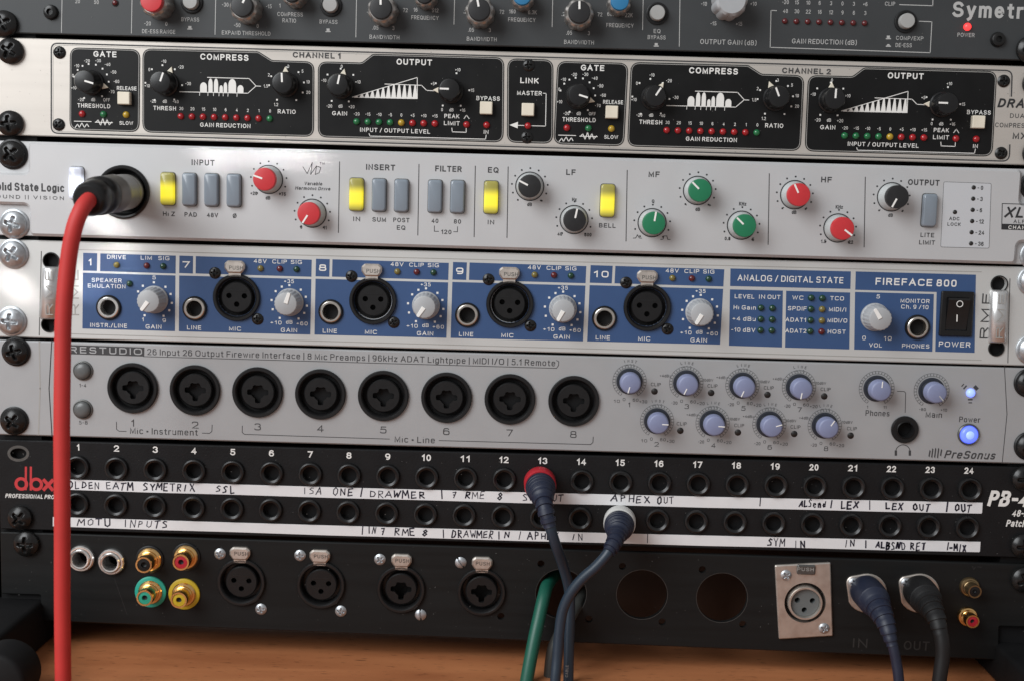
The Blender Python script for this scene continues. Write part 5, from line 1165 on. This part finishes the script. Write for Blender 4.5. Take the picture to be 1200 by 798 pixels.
p2 = patch_plug('patch_cable', 'navy patch cable with a grey ringed plug in jack 15 of the lower row', (726.5, 607), [(725.9, 614.2, 9), (724.2, 622.5, 19), (720, 634.5, 27), (713, 647, 31)], 'grey_ring',
           [(717, 639.5, 29.5), (711, 649.5, 31), (698, 664, 31), (682, 678, 30), (668.5, 695, 29), (659.5, 715, 28), (655.5, 740, 28), (653, 770, 29), (650.5, 800, 31), (648, 850, 32)])
g = thing('instrument_cable', 'green cable coming out of the fifth big hole in the bottom panel', 'cable')
cord('cord', [(668, 664, -60), (652, 672, -22), (642, 684, -3), (637.5, 698, 7), (632, 722, 13), (625.5, 752, 18), (617, 798, 23), (609, 850, 26)], 3.0, 'green_rubber', g)
g = thing('loom_cable', 'thick grey cable behind the navy cords under the bottom panel', 'cable')
cord('cord', [(690, 690, -50), (682, 700, -14), (672, 716, 3), (664, 730, 9), (654, 746, 11), (647, 764, 12), (643.5, 798, 13), (642, 850, 14)], 2.7, 'grey_rubber', g)
def xlr_plug(name, label, base, path, m, cm, cab, rc):
    t = thing(name, label, 'cable')
    prof = [(0, 7.2), (.06, 7.4), (.30, 7.3), (.44, 7.0), (.45, 6.6), (.50, 6.4), (.51, 6.1)]; s_ = .52
    for i in range(6):
        w = .078; r = 5.9-.58*i; prof += [(s_, r), (s_+w*.5, r-.1), (s_+w*.55, r-.6), (s_+w*.95, r-.66)]; s_ += w
    prof += [(1, 2.5)]
    along(path, prof, m, 'plug', t); cord('cord', cab, rc, cm, t, 16)
xlr_plug('microphone_cable', 'dark blue cable with a ribbed blue plug beside the nickel plated socket', None, [(1014.5, 691.5, 1), (1024, 703, 18), (1037, 727, 30), (1045.5, 756, 34)], 'navy_rubber', 'navy_rubber', [(1041, 738, 32), (1046.5, 757, 34), (1050.5, 776, 35), (1053.5, 800, 36), (1055, 850, 37)], 2.3)
xlr_plug('microphone_cable', 'black cable with a ribbed black plug beside the small phono sockets', None, [(1076.5, 691.5, 1), (1085, 702, 18), (1097, 723, 30), (1103.5, 750, 34)], 'black_rubber', 'black_rubber', [(1100.5, 733, 32), (1104, 751, 34), (1104.5, 770, 35), (1100.5, 800, 36), (1096, 850, 37)], 3.1)

# ------------------------------------------------------------------ bake the print
def bake():
    out = {}; n = 0
    for t in TEXTS:
        u = t['u']; b = out.setdefault((id(u), t['part'], t['m']), (u, t['part'], t['m'], MB()))[3]
        n += 1; y = -(t['d']+.04+.0012*(n % 30))          # no two strokes share a plane
        if 'poly' in t:
            for P in t['poly']:
                if area2(P) < 0: P = P[::-1]
                k = len(b.v); b.v += [(x, y, z) for x, z in P]; b.f.append(tuple(range(k, k+len(P))))
            continue
        pw = min(.22, t.get('pw', .13)+t['bold']*2.2)
        strokes, L = letters(t['t'], t['h'], t['W'], pw, t.get('sq', 2.1), t['shear'], t['wf'], t['sp'])
        ca, sa = cos(t['rot']), sin(t['rot']); ox = 0 if t['left'] else L/2
        for j, q in enumerate(strokes):
            for z_, P in enumerate(q):
                if area2(P) < 0: P = P[::-1]
                k = len(b.v)
                b.v += [(t['p'].x+(x-ox)*ca-z*sa, y-.010*(j % 5)-.0004*(z_ % 24), t['p'].z+(x-ox)*sa+z*ca) for x, z in P]; b.f.append(tuple(range(k, k+len(P))))
    for u, part, m, b in out.values():
        obj(part, b.mesh(part, m, smooth=False, fix=False), u.root, kind='stuff')
bake()
